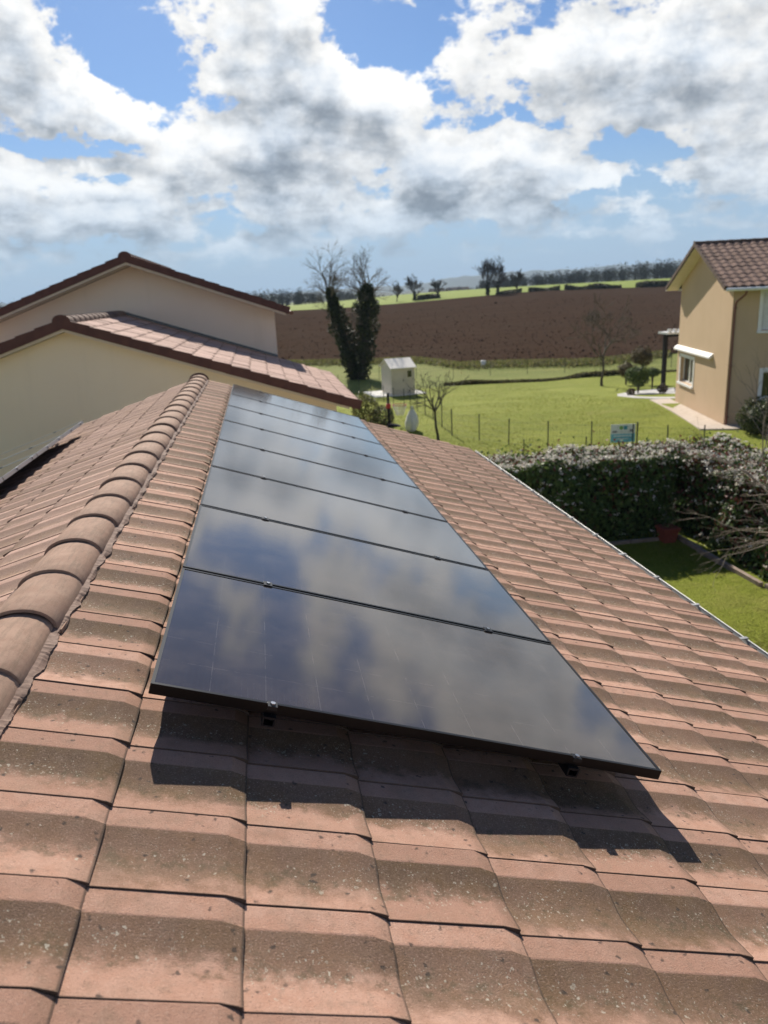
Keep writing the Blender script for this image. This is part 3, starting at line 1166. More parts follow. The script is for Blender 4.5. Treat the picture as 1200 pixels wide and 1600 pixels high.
# ------------------------------------------------------------------ a generic tiled gable roof
def gable_roof(parent, origin, along, across, pitch, length, n1, n2, mat_t, mat_v, singles, tv=TV, tu=TU, verge_front=True, cap_mat=None, name='roof', verge_h=.13, k=1.0):
    """origin: ridge start in the trough plane; along: unit vector down the ridge away from the start;
    across: unit horizontal vector towards side 1; n1, n2 courses on either side"""
    al = Vector(along)
    geo = tile_geo(tu, tv, k=k)
    me = tile_mesh('roof_tile', mat_t, geo)
    deck = MB()
    lst, frames = [], []
    for sgn, n_ in ((1, n1), (-1, n2)):
        ac = Vector(across) * sgn
        x = ac * math.cos(pitch) - Vector((0, 0, math.sin(pitch)))
        z = ac * math.sin(pitch) + Vector((0, 0, math.cos(pitch)))
        y = z.cross(x)
        fl = 1 if y.dot(al) > 0 else -1
        F_ = basis(origin, x, y, z)
        frames.append((F_, fl, n_))
        rows = int(length / tv)
        y0, y1 = (.03, length - .03) if fl > 0 else (-length + .03, -.03)
        deck.box(0, .10 + n_ * tu - .03, y0, y1, -.09, -.018, F_)
        for j in range(rows):
            for c in range(n_):
                yy = (j + 1) * tv if fl > 0 else -j * tv
                lst.append((sgn, j, c, F_ @ Matrix.Translation((.10 + c * tu, yy, 0)) @ jitter(.003, .4)))
    rf = deck.build(name, M_DECK, parent)
    rest = []
    for sgn, j, c, M_ in lst:
        if singles(sgn, j, c):
            link('roof_tile', me, rf, M_)
        else:
            rest.append(M_)
    tile_mass('far_tiles', mat_t, geo, rest, rf)
    # verge tiles: a stepped skirt closing the gable edge
    vm = MB()
    vm.box(-.055, tu + .02, .0, .035, -verge_h, .046)
    vmesh = {}
    for F_, fl, n_ in frames:
        if fl not in vmesh:
            q = MB()
            ya, yb = (-.030, .006) if fl > 0 else (-.006, .030)
            pts = []
            for (xx, zt) in ((-.06, .022), (tu + .015, .046)):
                pts.append([(xx, ya, -verge_h), (xx, yb, -verge_h), (xx, yb, zt), (xx, ya, zt)])
            a_, c_ = pts
            q.hexa([a_[0], c_[0], c_[1], a_[1], a_[3], c_[3], c_[2], a_[2]])
            vmesh[fl] = q.mesh('verge_tile', mat_v)
        if verge_front:
            for c in range(n_):
                link('verge_tile', vmesh[fl], rf, F_ @ Matrix.Translation((.10 + c * tu, 0, 0)) @ jitter(.003, .3))
    # ridge caps
    up = Vector((0, 0, 1))
    xr = al.cross(up)
    me_cap = cap_mesh('ridge_tile', cap_mat or mat_v, CAPL, (.15, .12), (.135, .105))
    nc = int(length / CAPL)
    for i in range(nc):
        link('ridge_tile', me_cap, rf, basis(Vector(origin) + al * (CAPL * i - .03) + up * -.035, xr, al, up))
    q = MB()
    q.face([(.15 * math.cos(math.pi * 2 * k_ / 20), -.034, .02 + .115 * math.sin(math.pi * 2 * k_ / 20)) for k_ in range(20)])
    link('ridge_end_cap', q.mesh('ridge_end_cap', mat_v), rf, basis(Vector(origin) + up * -.035, xr, al, up))
    return rf, frames


def prism_wall(parent, name, mat_, x0, x1, xr, y0, y1, zb, ze0, ze1, zr):
    """gable-ended body: eaves ze0 at x0, ze1 at x1, ridge zr at xr"""
    b = MB()
    A = [(x0, zb), (x1, zb), (x1, ze1), (xr, zr), (x0, ze0)]
    b.face([(x, y0, z) for x, z in A])
    b.face([(x, y1, z) for x, z in A][::-1])
    for k in range(5):
        (xa, za), (xb, zb_) = A[k], A[(k + 1) % 5]
        b.face([(xa, y0, za), (xa, y1, za), (xb, y1, zb_), (xb, y0, zb_)])
    return b.build(name, mat_, parent)


# ------------------------------------------------------------------ neighbour on the left: low wing in front of a tall part
nh = empty('house')
tag(nh, 'pale rendered house with low yellowish gable wing before a taller pinkish gable', 'house')
p1 = R(18.9)
t1 = math.tan(p1)
xr1, zr1, yv1 = -3.30, 5.09, 13.95
prism_wall(nh, 'wing_wall', M_WALL_L1, -8.0, 1.30, xr1, 14.25, 19.9, 0, zr1 - .19 - t1 * (xr1 + 8.0), zr1 - .19 - t1 * (1.30 - xr1), zr1 - .19)
gable_roof(nh, (xr1, yv1, zr1), (0, 1, 0), (1, 0, 0), p1, 6.0, 15, 15, M_TILE_N, M_VERGE, lambda s_, j, c: s_ > 0 and j < 10, k=.45, name='wing_roof', cap_mat=M_TILE_N)
p2 = R(20.1)
t2 = math.tan(p2)
xr2, zr2, yv2 = -2.93, 6.385, 19.2
prism_wall(nh, 'main_wall', M_WALL_L2, -6.55, .40, xr2, 19.9, 29, 0, zr2 - .2 - t2 * (xr2 + 6.55), zr2 - .2 - t2 * (.40 - xr2), zr2 - .2)
gable_roof(nh, (xr2, yv2, zr2), (0, 1, 0), (1, 0, 0), p2, 9.8, 11, 11, M_TILE_N, M_VERGE, lambda s_, j, c: j < 2, k=.45, name='main_roof', cap_mat=M_VERGE)


def rake_board(parent, xr, zr, t, x_to, y0, y1, drop, h, m_, name='soffit_board'):
    b = MB()
    z0, z1 = zr - drop, zr - drop - t * abs(x_to - xr)
    b.hexa([(xr, y0, z0 - h), (x_to, y0, z1 - h), (x_to, y1, z1 - h), (xr, y1, z0 - h),
            (xr, y0, z0), (x_to, y0, z1), (x_to, y1, z1), (xr, y1, z0)])
    return b.build(name, m_, parent)


for xe in (1.52, -8.3):
    rake_board(nh, xr1, zr1, t1, xe, yv1 + .02, 14.25, .135, .05, M_CREAM)
for xe in (.66, -6.75):
    rake_board(nh, xr2, zr2, t2, xe, yv2 + .02, 19.9, .14, .05, M_CREAM)
# lead-grey flashing where the wing roof meets the tall gable
b = MB()
for xe in (.40, -6.5):
    z0, z1 = zr1 + .03, zr1 + .03 - t1 * abs(xe - xr1)
    xs = sorted((xr1, xe))
    za, zb_ = (z0, z1) if xs[0] == xr1 else (z1, z0)
    b.hexa([(xs[0], 19.80, za), (xs[1], 19.80, zb_), (xs[1], 19.897, zb_), (xs[0], 19.897, za),
            (xs[0], 19.86, za + .05), (xs[1], 19.86, zb_ + .05), (xs[1], 19.897, zb_ + .05), (xs[0], 19.897, za + .05)])
b.build('flashing', noisy('lead flashing', (.17, .18, .18), (.12, .13, .13), 6, .6), nh)
# eave gutter ends
b = MB()
b.tube([(1.60, 13.97, 3.30), (1.60, 19.9, 3.30)], .05, 8)
b.build('gutter', M_PIPE, nh, smooth=True)
b = MB()
b.tube([(.80, 19.25, 4.93), (.80, 29, 4.93)], .05, 8)
b.build('gutter', M_PIPE, nh, smooth=True)

# ------------------------------------------------------------------ house on the right
rh = empty('house')
tag(rh, 'two-storey ochre rendered house with brown tiled roof, white framed windows and downpipe', 'house')
RA = Vector((16.49, 25.33, 0))
rw = Vector((.2540, .9672, 0))           # along the left gable wall, away from the camera
rf_ = Vector((.9672, -.2540, 0))         # along the front wall, to the right
RM = basis(RA, rf_, rw, (0, 0, 1))       # local: x right along the front, y back along the gable, z up
GD = 6.6
pr = R(22.6)
tr_ = math.tan(pr)
rz_ = 5.10 + tr_ * GD / 2
b = MB()
A = [(0, 0), (GD, 0), (GD, 5.10), (GD / 2, rz_), (0, 5.10)]
zb0 = -.5


def rface(pts):
    b.face([RM @ Vector(q) for q in pts])


# gable wall with a window opening, front wall with two openings
def wall_with_holes(fn, x0, x1, z0, z1, holes):
    xs = sorted({x0, x1, *[h for q in holes for h in q[:2]]})
    zs = sorted({z0, z1, *[h for q in holes for h in q[2:]]})
    for a_, c_ in zip(xs, xs[1:]):
        for e, g in zip(zs, zs[1:]):
            mx_, mz_ = (a_ + c_) / 2, (e + g) / 2
            if any(q[0] < mx_ < q[1] and q[2] < mz_ < q[3] for q in holes):
                continue
            rface([fn(a_, e), fn(c_, e), fn(c_, g), fn(a_, g)])


GW = (4.15, 6.05, .98, 2.05)
FW1 = (1.22, 2.6, 1.0, 1.97)
FW2 = (1.02, 2.4, 3.42, 4.72)
DEP = .2
wall_with_holes(lambda u, z: (0, GD - u + 0 * z, z), 0, GD, zb0, 5.10, [(GD - GW[1], GD - GW[0], GW[2], GW[3])])
rface([(0, GD, 5.10), (0, 0, 5.10), (0, GD / 2, rz_)])
wall_with_holes(lambda u, z: (u, 0, z), 0, 10, zb0, 5.10, [FW1, FW2])
rface([(0, GD, zb0), (10, GD, zb0), (10, GD, 5.1), (0, GD, 5.1)][::-1])
rface([(10, 0, zb0), (10, GD, zb0), (10, GD, 5.1), (10, GD / 2, rz_), (10, 0, 5.1)])
# reveals
y0_, y1_, z0_, z1_ = GW
for q in ([(0, y0_, z0_), (0, y1_, z0_), (DEP, y1_, z0_), (DEP, y0_, z0_)], [(0, y0_, z1_), (DEP, y0_, z1_), (DEP, y1_, z1_), (0, y1_, z1_)],
          [(0, y0_, z0_), (DEP, y0_, z0_), (DEP, y0_, z1_), (0, y0_, z1_)], [(0, y1_, z0_), (0, y1_, z1_), (DEP, y1_, z1_), (DEP, y1_, z0_)]):
    rface(q)
for (x0_, x1_, z0_, z1_) in (FW1, FW2):
    for q in ([(x0_, 0, z0_), (x0_, DEP, z0_), (x1_, DEP, z0_), (x1_, 0, z0_)], [(x0_, 0, z1_), (x1_, 0, z1_), (x1_, DEP, z1_), (x0_, DEP, z1_)],
              [(x0_, 0, z0_), (x0_, 0, z1_), (x0_, DEP, z1_), (x0_, DEP, z0_)], [(x1_, 0, z0_), (x1_, DEP, z0_), (x1_, DEP, z1_), (x1_, 0, z1_)]):
        rface(q)
b.build('wall', M_WALL_R, rh)


def window(fn, u0, u1, z0, z1, dep, mull=True, shutter=False):
    """fn(u, depth, z) -> local point; surround, frame and panes"""
    def bx(mb, ua, ub, da, db, za, zb):
        mb.hexa([RM @ Vector(fn(*q)) for q in ((ua, da, za), (ub, da, za), (ub, db, za), (ua, db, za), (ua, da, zb), (ub, da, zb), (ub, db, zb), (ua, db, zb))])
    f = MB()
    t_ = .06
    bx(f, u0, u1, dep - .07, dep, z0, z0 + t_)
    bx(f, u0, u1, dep - .07, dep, z1 - t_, z1)
    bx(f, u0, u0 + t_, dep - .07, dep, z0 + t_, z1 - t_)
    bx(f, u1 - t_, u1, dep - .07, dep, z0 + t_, z1 - t_)
    if mull:
        um = (u0 + u1) / 2
        bx(f, um - .04, um + .04, dep - .075, dep, z0 + t_, z1 - t_)
    w_ = f.build('window', M_WHITE, rh)
    s_ = MB()
    g = .13
    o_ = -.022
    bx(s_, u0 - g, u1 + g, o_, .004, z1, z1 + g)
    bx(s_, u0 - g, u0, o_, .004, z0 - .02, z1)
    bx(s_, u1, u1 + g, o_, .004, z0 - .02, z1)
    s_.build('surround', M_WHITE, w_)
    s_ = MB()
    bx(s_, u0 - g - .03, u1 + g + .03, -.09, dep - .072, z0 - .10, z0 - .021)
    s_.build('sill', M_WHITE, w_)
    p_ = MB()
    if shutter:
        z = z0 + t_
        while z < z1 - t_ - .02:
            bx(p_, u0 + t_, u1 - t_, dep - .09, dep - .078, z, z + .042)
            z += .048
        p_.build('roller_shutter', M_WHITE, w_)
    else:
        bx(p_, u0 + t_, u1 - t_, dep - .04, dep - .02, z0 + t_, z1 - t_)
        p_.build('pane', M_PANE, w_)
    return w_


window(lambda u, d_, z: (d_, u, z), *GW, DEP)
window(lambda u, d_, z: (u, d_, z), *FW1, DEP)
window(lambda u, d_, z: (u, d_, z), *FW2, DEP, shutter=True)
ov, oe = .5, .62                           # verge and eave overhang
zr_ = rz_ + .10
orig = RM @ Vector((-ov, GD / 2, zr_))
gable_roof(rh, orig, rf_, -rw, pr, 11.0, 12, 12, M_TILE_D, M_TILE_D, lambda s_, j, c: s_ > 0 and j < 14, tv=.30, tu=.345, verge_h=.10, k=2.4)
# soffits, fascia and gutters
for sg, y_e in ((1, -oe), (-1, GD + oe)):
    b = MB()
    ze = 5.10 - tr_ * oe
    for q in (0,):
        p0, p1_ = (-ov + .03, GD / 2, rz_ - .012), (-ov + .03, y_e, ze - .012)
        p2_, p3 = (-.001, y_e, ze - .012), (-.001, GD / 2, rz_ - .012)
        b.hexa([RM @ Vector((x, y, z - .03)) for x, y, z in (p0, p1_, p2_, p3)] + [RM @ Vector(v_) for v_ in (p0, p1_, p2_, p3)])
    b.build('soffit_board', M_CREAM, rh)
    b = MB()
    ya, yb = (y_e, -.001) if sg > 0 else (GD + .001, y_e)
    b.box(0, 10.3, ya, yb, ze - .05, ze - .02, RM)
    b.build('eave_soffit', M_WHITE, rh)
    b = MB()
    yg = y_e - .07 * sg
    b.tube([RM @ Vector((-ov + .02, yg, ze + .02)), RM @ Vector((10.4, yg, ze + .02))], .06, 8)
    b.build('gutter', M_WHITE, rh, smooth=True)
b = MB()
ze = 5.10 - tr_ * oe
b.tube([RM @ Vector(q) for q in ((.22, -oe - .02, ze), (.20, -oe + .05, ze - .16), (.07, -.12, ze - .42), (.06, -.065, ze - .55), (.06, -.065, .02))], .042, 8)
b.build('downpipe', M_PIPE, rh, smooth=True)
for z in (4.2, 2.2, .35):
    b = MB()
    b.box(.0, .12, -.125, -.001, z, z + .04, RM)
    b.build('pipe_bracket', M_PIPE, rh)
# awning cassette on the gable wall
b = MB()
prof = [(-.001, 2.34), (-.11, 2.30), (-.15, 2.31), (-.15, 2.37), (-.10, 2.43), (-.001, 2.50)]
ya, yb = 1.75, 6.75
for k in range(len(prof)):
    (xa, za), (xb, zb_) = prof[k], prof[(k + 1) % len(prof)]
    b.face([RM @ Vector(q) for q in ((xa, ya, za), (xb, ya, zb_), (xb, yb, zb_), (xa, yb, za))])
b.face([RM @ Vector((x, ya, z)) for x, z in prof][::-1])
b.face([RM @ Vector((x, yb, z)) for x, z in prof])
aw = b.build('awning', M_WHITE)
tag(aw, 'white closed awning cassette fixed to ochre gable wall above the window', 'awning')
# pergola at the back of the gable: dark post, beam and pale roof edge
pg = empty('pergola')
tag(pg, 'dark pergola post with pale roof edge behind the ochre house', 'pergola')


def tube_part(par, name, pts, r, m_, sides=8):
    return MB().tube(pts, r, sides).build(name, m_, par, smooth=True)


pp = Vector((20.75, 37.5, tzf(20.75, 37.5)))
b = MB()
b.box(pp.x - .09, pp.x + .09, pp.y - .09, pp.y + .09, pp.z - .1, 2.42)
b.build('post', M_DARK, pg)
b = MB()
b.box(pp.x - .1, pp.x + 4.2, pp.y - .08, pp.y + .08, 2.42, 2.58)
b.build('beam', M_DARK, pg)
b = MB()
b.box(pp.x - .16, pp.x + 4.2, pp.y - .5, pp.y + .5, 2.583, 2.68)
b.build('roof_edge', M_WHITE, pg)
for k in range(4):
    b = MB()
    b.box(pp.x - .05 + k * .3, pp.x + .1 + k * .3, pp.y - .4, pp.y - .2, 2.683, 2.83)
    b.build('rafter_end', M_WHITE, pg)
# ------------------------------------------------------------------ garden paths and beds
def flat_poly(name, pts, z, m_, kind='structure', th=.04):
    b = MB()
    top = [(x, y, tzf(x, y) + z) for x, y in pts]
    b.face(top)
    for (a_, c_) in zip(top, top[1:] + top[:1]):
        b.face([(a_[0], a_[1], a_[2] - th), (c_[0], c_[1], c_[2] - th), c_, a_])
    o = b.build(name, m_)
    return tag(o, kind=kind)


def rh_pt(x, y):
    v_ = RM @ Vector((x, y, 0))
    return (v_.x, v_.y)


pth = [rh_pt(-1.05, -.75), rh_pt(-.05, -.85), rh_pt(.9, -.85), rh_pt(.9, -.02), rh_pt(-.012, -.02), rh_pt(-.012, 7.4), rh_pt(-.9, 7.4), rh_pt(-.95, 3)]
flat_poly('path', pth, .085, M_CONC, th=.12)
M_GRAVEL = noisy('pale gravel', (.42, .40, .38), (.60, .58, .55), 26, .95, bump_d=.03, bump_s=30)
gb = [(18.0, 33.0), (17.5, 34.2), (17.6, 36.2), (18.4, 37.9), (20.0, 39.5), (22.6, 40.4), (24.6, 39.6), (23.5, 35.5), (21.5, 33.2), (19.6, 32.2)]
flat_poly('gravel_bed', gb, .07, M_GRAVEL, 'stuff', .09)

# shed on its slab
sh = empty('garden_shed')
tag(sh, 'small pale resin garden shed with gable roof standing on a white slab', 'shed')
so = Vector((7.85, 47.1, tzf(7.85, 47.1) + .09))
sx = Vector((.9925, .122, 0))
SM = basis(so, sx, Vector((-sx.y, sx.x, 0)), (0, 0, 1))
SWD, SDP, SH_, SRZ = 1.52, 2.3, 1.66, 2.12
b = MB()
for k in range(9):                            # ribbed panels
    x0_ = SWD * k / 9
    b.box(x0_ + .008, x0_ + SWD / 9 - .008, -.012, -.001, 0.06, SH_, SM)
b.box(0, SWD, 0, SDP, 0, SH_, SM)
b.build('wall', M_SHED, sh)
b = MB()
for x0_ in (0.001, SWD - .021):
    pts = [(0, SH_), (SDP, SH_), (SDP / 2, SRZ)]
    b.face([SM @ Vector((x0_, y, z)) for y, z in pts][::-1])
    b.face([SM @ Vector((x0_ + .02, y, z)) for y, z in pts])
b.build('gable_panel', M_SHED, sh)
for (ya, yb) in ((-.12, SDP / 2), (SDP + .12, SDP / 2)):
    b = MB()
    za = SH_ - .05
    q = [(-.1, ya, za), (SWD + .1, ya, za), (SWD + .1, yb, SRZ), (-.1, yb, SRZ)]
    b.hexa([SM @ Vector(v_) for v_ in q] + [SM @ Vector((v_[0], v_[1], v_[2] + .05)) for v_ in q])
    b.build('roof', M_SHEDROOF, sh)
b = MB()
b.box(-.02, .10, -.03, -.0125, .0, SH_ - .06, SM)
b.build('corner_post', M_SHED, sh)
b = MB()
b.box(.16, .82, -.028, -.0125, .06, SH_ - .10, SM)
d_ = b.build('door', M_SHED, sh)
b = MB()
b.box(.74, .77, -.05, -.0285, .8, .95, SM)
b.build('handle', M_DARK, d_)
b = MB()
b.box(1.0, 1.34, -.03, -.0125, 1.02, 1.5, SM)
wdw = b.build('window', M_SHED, sh)
b = MB()
b.box(1.04, 1.30, -.036, -.0305, 1.06, 1.46, SM)
b.build('pane', M_PANE, wdw)
b = MB()
b.box(-1.15, SWD + .72, -.12, SDP + .5, -.13, -.003, SM)
sl = b.build('slab', M_SLAB)
tag(sl, 'white concrete slab under the garden shed', 'slab')


# ------------------------------------------------------------------ fences
def wire_fence(label, pts, hgt, step, wires=5, mesh_w=None, lean=.02):
    root = empty('wire_fence')
    tag(root, label, 'fence')
    segs = []
    for (xa, ya), (xb, yb) in zip(pts, pts[1:]):
        L = math.hypot(xb - xa, yb - ya)
        n_ = max(1, round(L / step))
        prev = None
        for k in range(n_ + 1):
            x, y = xa + (xb - xa) * k / n_, ya + (yb - ya) * k / n_
            g = tzf(x, y)
            hh = hgt * random.uniform(.96, 1.05)
            tp = Vector((x + random.gauss(0, lean), y + random.gauss(0, lean), g + hh))
            if k < n_ or (xb, yb) == pts[-1]:
                b = MB()
                b.box(-.014, .014, -.014, .014, -.1, hh)
                b.box(-.02, .02, -.005, .005, hh - .08, hh + .02)
                o = b.build('fence_post', M_FENCE, root)
                o.matrix_local = basis((x, y, g), (1, 0, 0), (0, 1, 0), (tp - Vector((x, y, g))).normalized())
            if prev:
                for w_ in range(wires):
                    f = (w_ + .5) / wires
                    segs.append((tuple(prev[0].lerp(prev[1], f)), tuple(Vector((x, y, g)).lerp(tp, f)), .0025, .0025))
                m_ = 12
                for q in range(m_):
                    a0 = prev[0].lerp(Vector((x, y, g)), (q + .5) / m_)
                    a1 = prev[1].lerp(tp, (q + .5) / m_)
                    segs.append((tuple(a0), tuple(a0.lerp(a1, .93)), .0016, .0016))
            prev = (Vector((x, y, g)), tp)
    V, F = seg_geo(segs, 3)
    np_obj('wire_mesh', V, F, M_FENCE, root)
    return root


wire_fence('green wire fence crossing the lawn above the white flowering hedge', [(6.75, 27.3), (8.16, 24.9), (9.2, 23.9), (10.34, 23.0), (11.4, 22.3), (13.2, 21.2)], .95, 1.35)
wire_fence('green wire fence running back from the small bare tree to the shed', [(6.75, 27.3), (7.0, 33.2), (7.2, 39.5), (6.9, 44.5), (5.0, 52.5)], 1.0, 2.1)
wire_fence('low wire fence along the far grass strip by the ploughed field', [(8.5, 56.5), (14, 55.8), (22, 54.0), (30, 53.2), (37, 52.5)], 1.05, 2.4)
for (x, y, h_) in ((7.99, 22.86, .62), (9.98, 22.6, .6)):
    b = MB()
    b.box(x - .012, x + .012, y - .012, y + .012, -.1, h_)
    b.box(x - .02, x + .02, y - .006, y + .006, h_ - .06, h_ - .03)
    o = b.build('stake', M_FENCE)
    tag(o, 'short dark stake in the grass before the fence, ' + ('nearer the roof' if x < 9 else 'nearer the company sign'), 'stake', 'stakes before the fence')

# sign board on the fence
sg = empty('sign_board')
tag(sg, 'white and turquoise company sign board hung on the wire fence', 'sign')
dirx = Vector((.985, -.17, 0)).normalized()
GM = basis((10.80, 22.60, .34), dirx, Vector((-dirx.y, dirx.x, 0)), (0, 0, 1))
M_SW = noisy('sign white', (.80, .80, .77), (.76, .76, .74), 5, .5)
M_ST = noisy('sign turquoise', (.20, .52, .64), (.17, .47, .60), 5, .5)
M_SG = mat('sign green', (.22, .42, .10), .5)[0]
M_SB = mat('sign blue', (.05, .30, .38), .5)[0]
M_SK = mat('sign grey print', (.24, .24, .26), .5)[0]
SB_W, SB_H = .78, .58
MB().box(0, SB_W, 0, .012, 0, SB_H, GM).build('board', M_SW, sg)
MB().box(.0, SB_W, -.003, -.0005, .0, .27, GM).build('turquoise_band', M_ST, sg)
b = MB()
for k in range(8):
    a_ = k * math.pi / 4
    a2 = a_ + math.pi / 4
    b.face([GM @ Vector((.33, -.002, .47)), GM @ Vector((.33 + .065 * math.cos(a_), -.002, .47 + .065 * math.sin(a_))), GM @ Vector((.33 + .065 * math.cos(a2), -.002, .47 + .065 * math.sin(a2)))])
b.build('logo_green', M_SG, sg)
b = MB()
b.box(.41, .52, -.003, -.0005, .41, .53, GM)
b.build('logo_blue', M_SB, sg)
b = MB()
b.box(.05, .20, -.003, -.0005, .31, .38, GM)
b.box(.60, .70, -.003, -.0005, .33, .42, GM)
b.build('picture_print', M_SK, sg)
b = MB()
b.box(.10, .66, -.0055, -.0035, .19, .225, GM)
b.build('print_line', M_SW, sg)
b = MB()
b.box(.16, .58, -.0055, -.0035, .10, .125, GM)
b.build('print_line', M_SW, sg)
b = MB()
b.box(SB_W + .05, SB_W + .09, .0, .04, -.4, SB_H + .05, GM)
b.build('support_post', M_FENCE, sg)

# ------------------------------------------------------------------ hedge
GREEN = [(.066, .115, .028), (.086, .14, .036), (.052, .088, .024), (.12, .16, .042)]
RED = [(.14, .045, .03), (.18, .06, .045), (.10, .05, .03)]
BLOS = [(.84, .81, .72), (.78, .73, .64), (.66, .58, .50)]


def hedge(name_label, x0, x1, y0, y1, h, red, blossom_top, blossom_side, seed, dens=1.0):
    root = empty('hedge', ((x0 + x1) / 2, (y0 + y1) / 2, 0))
    tag(root, name_label, 'hedge')
    inv = Matrix.Translation((-(x0 + x1) / 2, -(y0 + y1) / 2, 0))
    lx_, ly_ = x1 - x0, y1 - y0
    area = 2 * h * (lx_ + ly_) + lx_ * ly_
    n = int(area * 900 * dens)

    def surf(n, top_only=False):
        a = np.array([lx_ * ly_, lx_ * h, lx_ * h, ly_ * h, ly_ * h])
        if top_only:
            a[1:] *= top_only
        k = rng.choice(5, n, p=a / a.sum())
        u, v_ = rng.random(n), rng.random(n)
        P = np.zeros((n, 3))
        N_ = np.zeros((n, 3))
        for q in range(5):
            i = k == q
            if q == 0:
                P[i] = np.stack([x0 + lx_ * u[i], y0 + ly_ * v_[i], 0 * u[i] + h], 1)
                N_[i] = (0, 0, 1)
            elif q < 3:
                P[i] = np.stack([x0 + lx_ * u[i], 0 * u[i] + (y0 if q == 1 else y1), h * v_[i] ** .9], 1)
                N_[i] = (0, -1 if q == 1 else 1, .2)
            else:
                P[i] = np.stack([0 * u[i] + (x0 if q == 3 else x1), y0 + ly_ * u[i], h * v_[i] ** .9], 1)
                N_[i] = (-1 if q == 3 else 1, 0, .2)
        lump = vnoise(P[:, 0] + P[:, 2] * .7, P[:, 1] + P[:, 2] * .5, 1.6, seed) - .45
        P += N_ * (lump * .34 - np.abs(rng.normal(size=n)) * .10)[:, None]
        P[:, 2] = np.clip(P[:, 2], .02, None)
        return P, N_
    P, N_ = surf(n)
    cols = pick(GREEN, n, None, .35)
    isr = (rng.random(n) < red * np.clip(.15 + P[:, 2] / h, 0, 1.1) * (vnoise(P[:, 0], P[:, 1] + P[:, 2], 1.3, seed + 3) + .2))
    cols[isr] = pick(RED, isr.sum(), None, .3)
    o = leaves('foliage', P, .105, cols, M_LEAF, root, nrm=N_)
    o.matrix_local = inv
    # shoots standing above the clipped top
    m_ = int(lx_ * ly_ * 130)
    P2 = np.stack([rng.uniform(x0, x1, m_), rng.uniform(y0, y1, m_), h + rng.gamma(1.2, .07, m_)], 1)
    c2 = pick(RED + GREEN, m_, None, .3)
    o = leaves('shoots', P2, .085, c2, M_LEAF, root)
    o.matrix_local = inv
    # flower heads: little flat clusters
    for nm, cnt, tp in (('blossom', int(lx_ * ly_ * 95 * blossom_top), .05), ('blossom', int((lx_ + ly_) * h * 2 * 30 * blossom_side), 6.0)):
        if cnt < 1:
            continue
        Pc, Nc = surf(cnt, tp)
        Pc += Nc * .06
        if tp > 1:
            keep = rng.random(cnt) < (.12 + .9 * (Pc[:, 2] / h) ** 2.5)
            Pc, Nc = Pc[keep], Nc[keep]
        Pb = np.repeat(Pc, 8, 0) + rng.normal(size=(len(Pc) * 8, 3)) * np.array([.03, .03, .016])
        o = leaves(nm, Pb, .040, pick(BLOS, len(Pb), None, .2), M_LEAF, root, up=1.2, aspect=.9)
        o.matrix_local = inv
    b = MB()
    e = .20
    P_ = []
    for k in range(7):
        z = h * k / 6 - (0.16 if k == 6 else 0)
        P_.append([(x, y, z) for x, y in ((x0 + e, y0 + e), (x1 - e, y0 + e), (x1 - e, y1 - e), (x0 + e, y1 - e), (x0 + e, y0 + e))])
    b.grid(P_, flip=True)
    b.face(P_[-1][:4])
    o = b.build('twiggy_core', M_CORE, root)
    o.matrix_local = inv
    return root


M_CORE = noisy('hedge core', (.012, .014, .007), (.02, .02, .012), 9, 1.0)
hedge('long clipped dark green hedge capped with white flowers behind the lawn corner', 2.2, 8.35, 14.35, 15.7, 1.76, .16, 2.2, .5, 2)
hedge('reddish green hedge with scattered white flowers along the right lawn border', 8.55, 10.1, 3.0, 15.75, 1.74, .5, 1.5, 1.0, 5)
# edging kerb along both hedges
M_EDGE = noisy('edging stone', (.26, .19, .15), (.33, .26, .21), 7, .9)
eg = empty('garden_edging', (8.3, 9, 0))
tag(eg, 'row of low stone edging along the foot of the hedges', 'edging')
for k in range(11):
    y = 3.2 + k * 1.0
    b = MB()
    b.box(8.26, 8.34, y + .01, y + .99, -.05, .13)
    o = b.build('edging_stone', M_EDGE, eg, bevel=.012)
    o.matrix_local = Matrix.Translation((-8.3, -9, 0)) @ Matrix.Rotation(R(random.gauss(0, .12)), 4, 'Z')
for k in range(6):
    x = 2.3 + k * .99
    b = MB()
    b.box(x + .01, x + .98, 14.06, 14.13, -.05, .10)
    o = b.build('edging_stone', M_EDGE, eg, bevel=.012)
    o.matrix_local = Matrix.Translation((-8.3, -9, 0))
# pot at the hedge corner
pt = empty('planter', (8.02, 13.98, .03))
tag(pt, 'square terracotta planter standing in the shaded hedge corner', 'planter')
b = MB()
for (za, zb_, wa, wb) in ((0, .27, .125, .165), (.27, .33, .185, .185)):
    b.hexa([(-wa, -wa, za), (wa, -wa, za), (wa, wa, za), (-wa, wa, za), (-wb, -wb, zb_), (wb, -wb, zb_), (wb, wb, zb_), (-wb, wb, zb_)])
b.build('pot', M_POT, pt, bevel=.006)
P = rng.normal(size=(160, 3)) * (.10, .10, .12) + (0, 0, .45)
leaves('foliage', P, .07, pick(GREEN + [(.16, .16, .10)], 160), M_LEAF, pt)

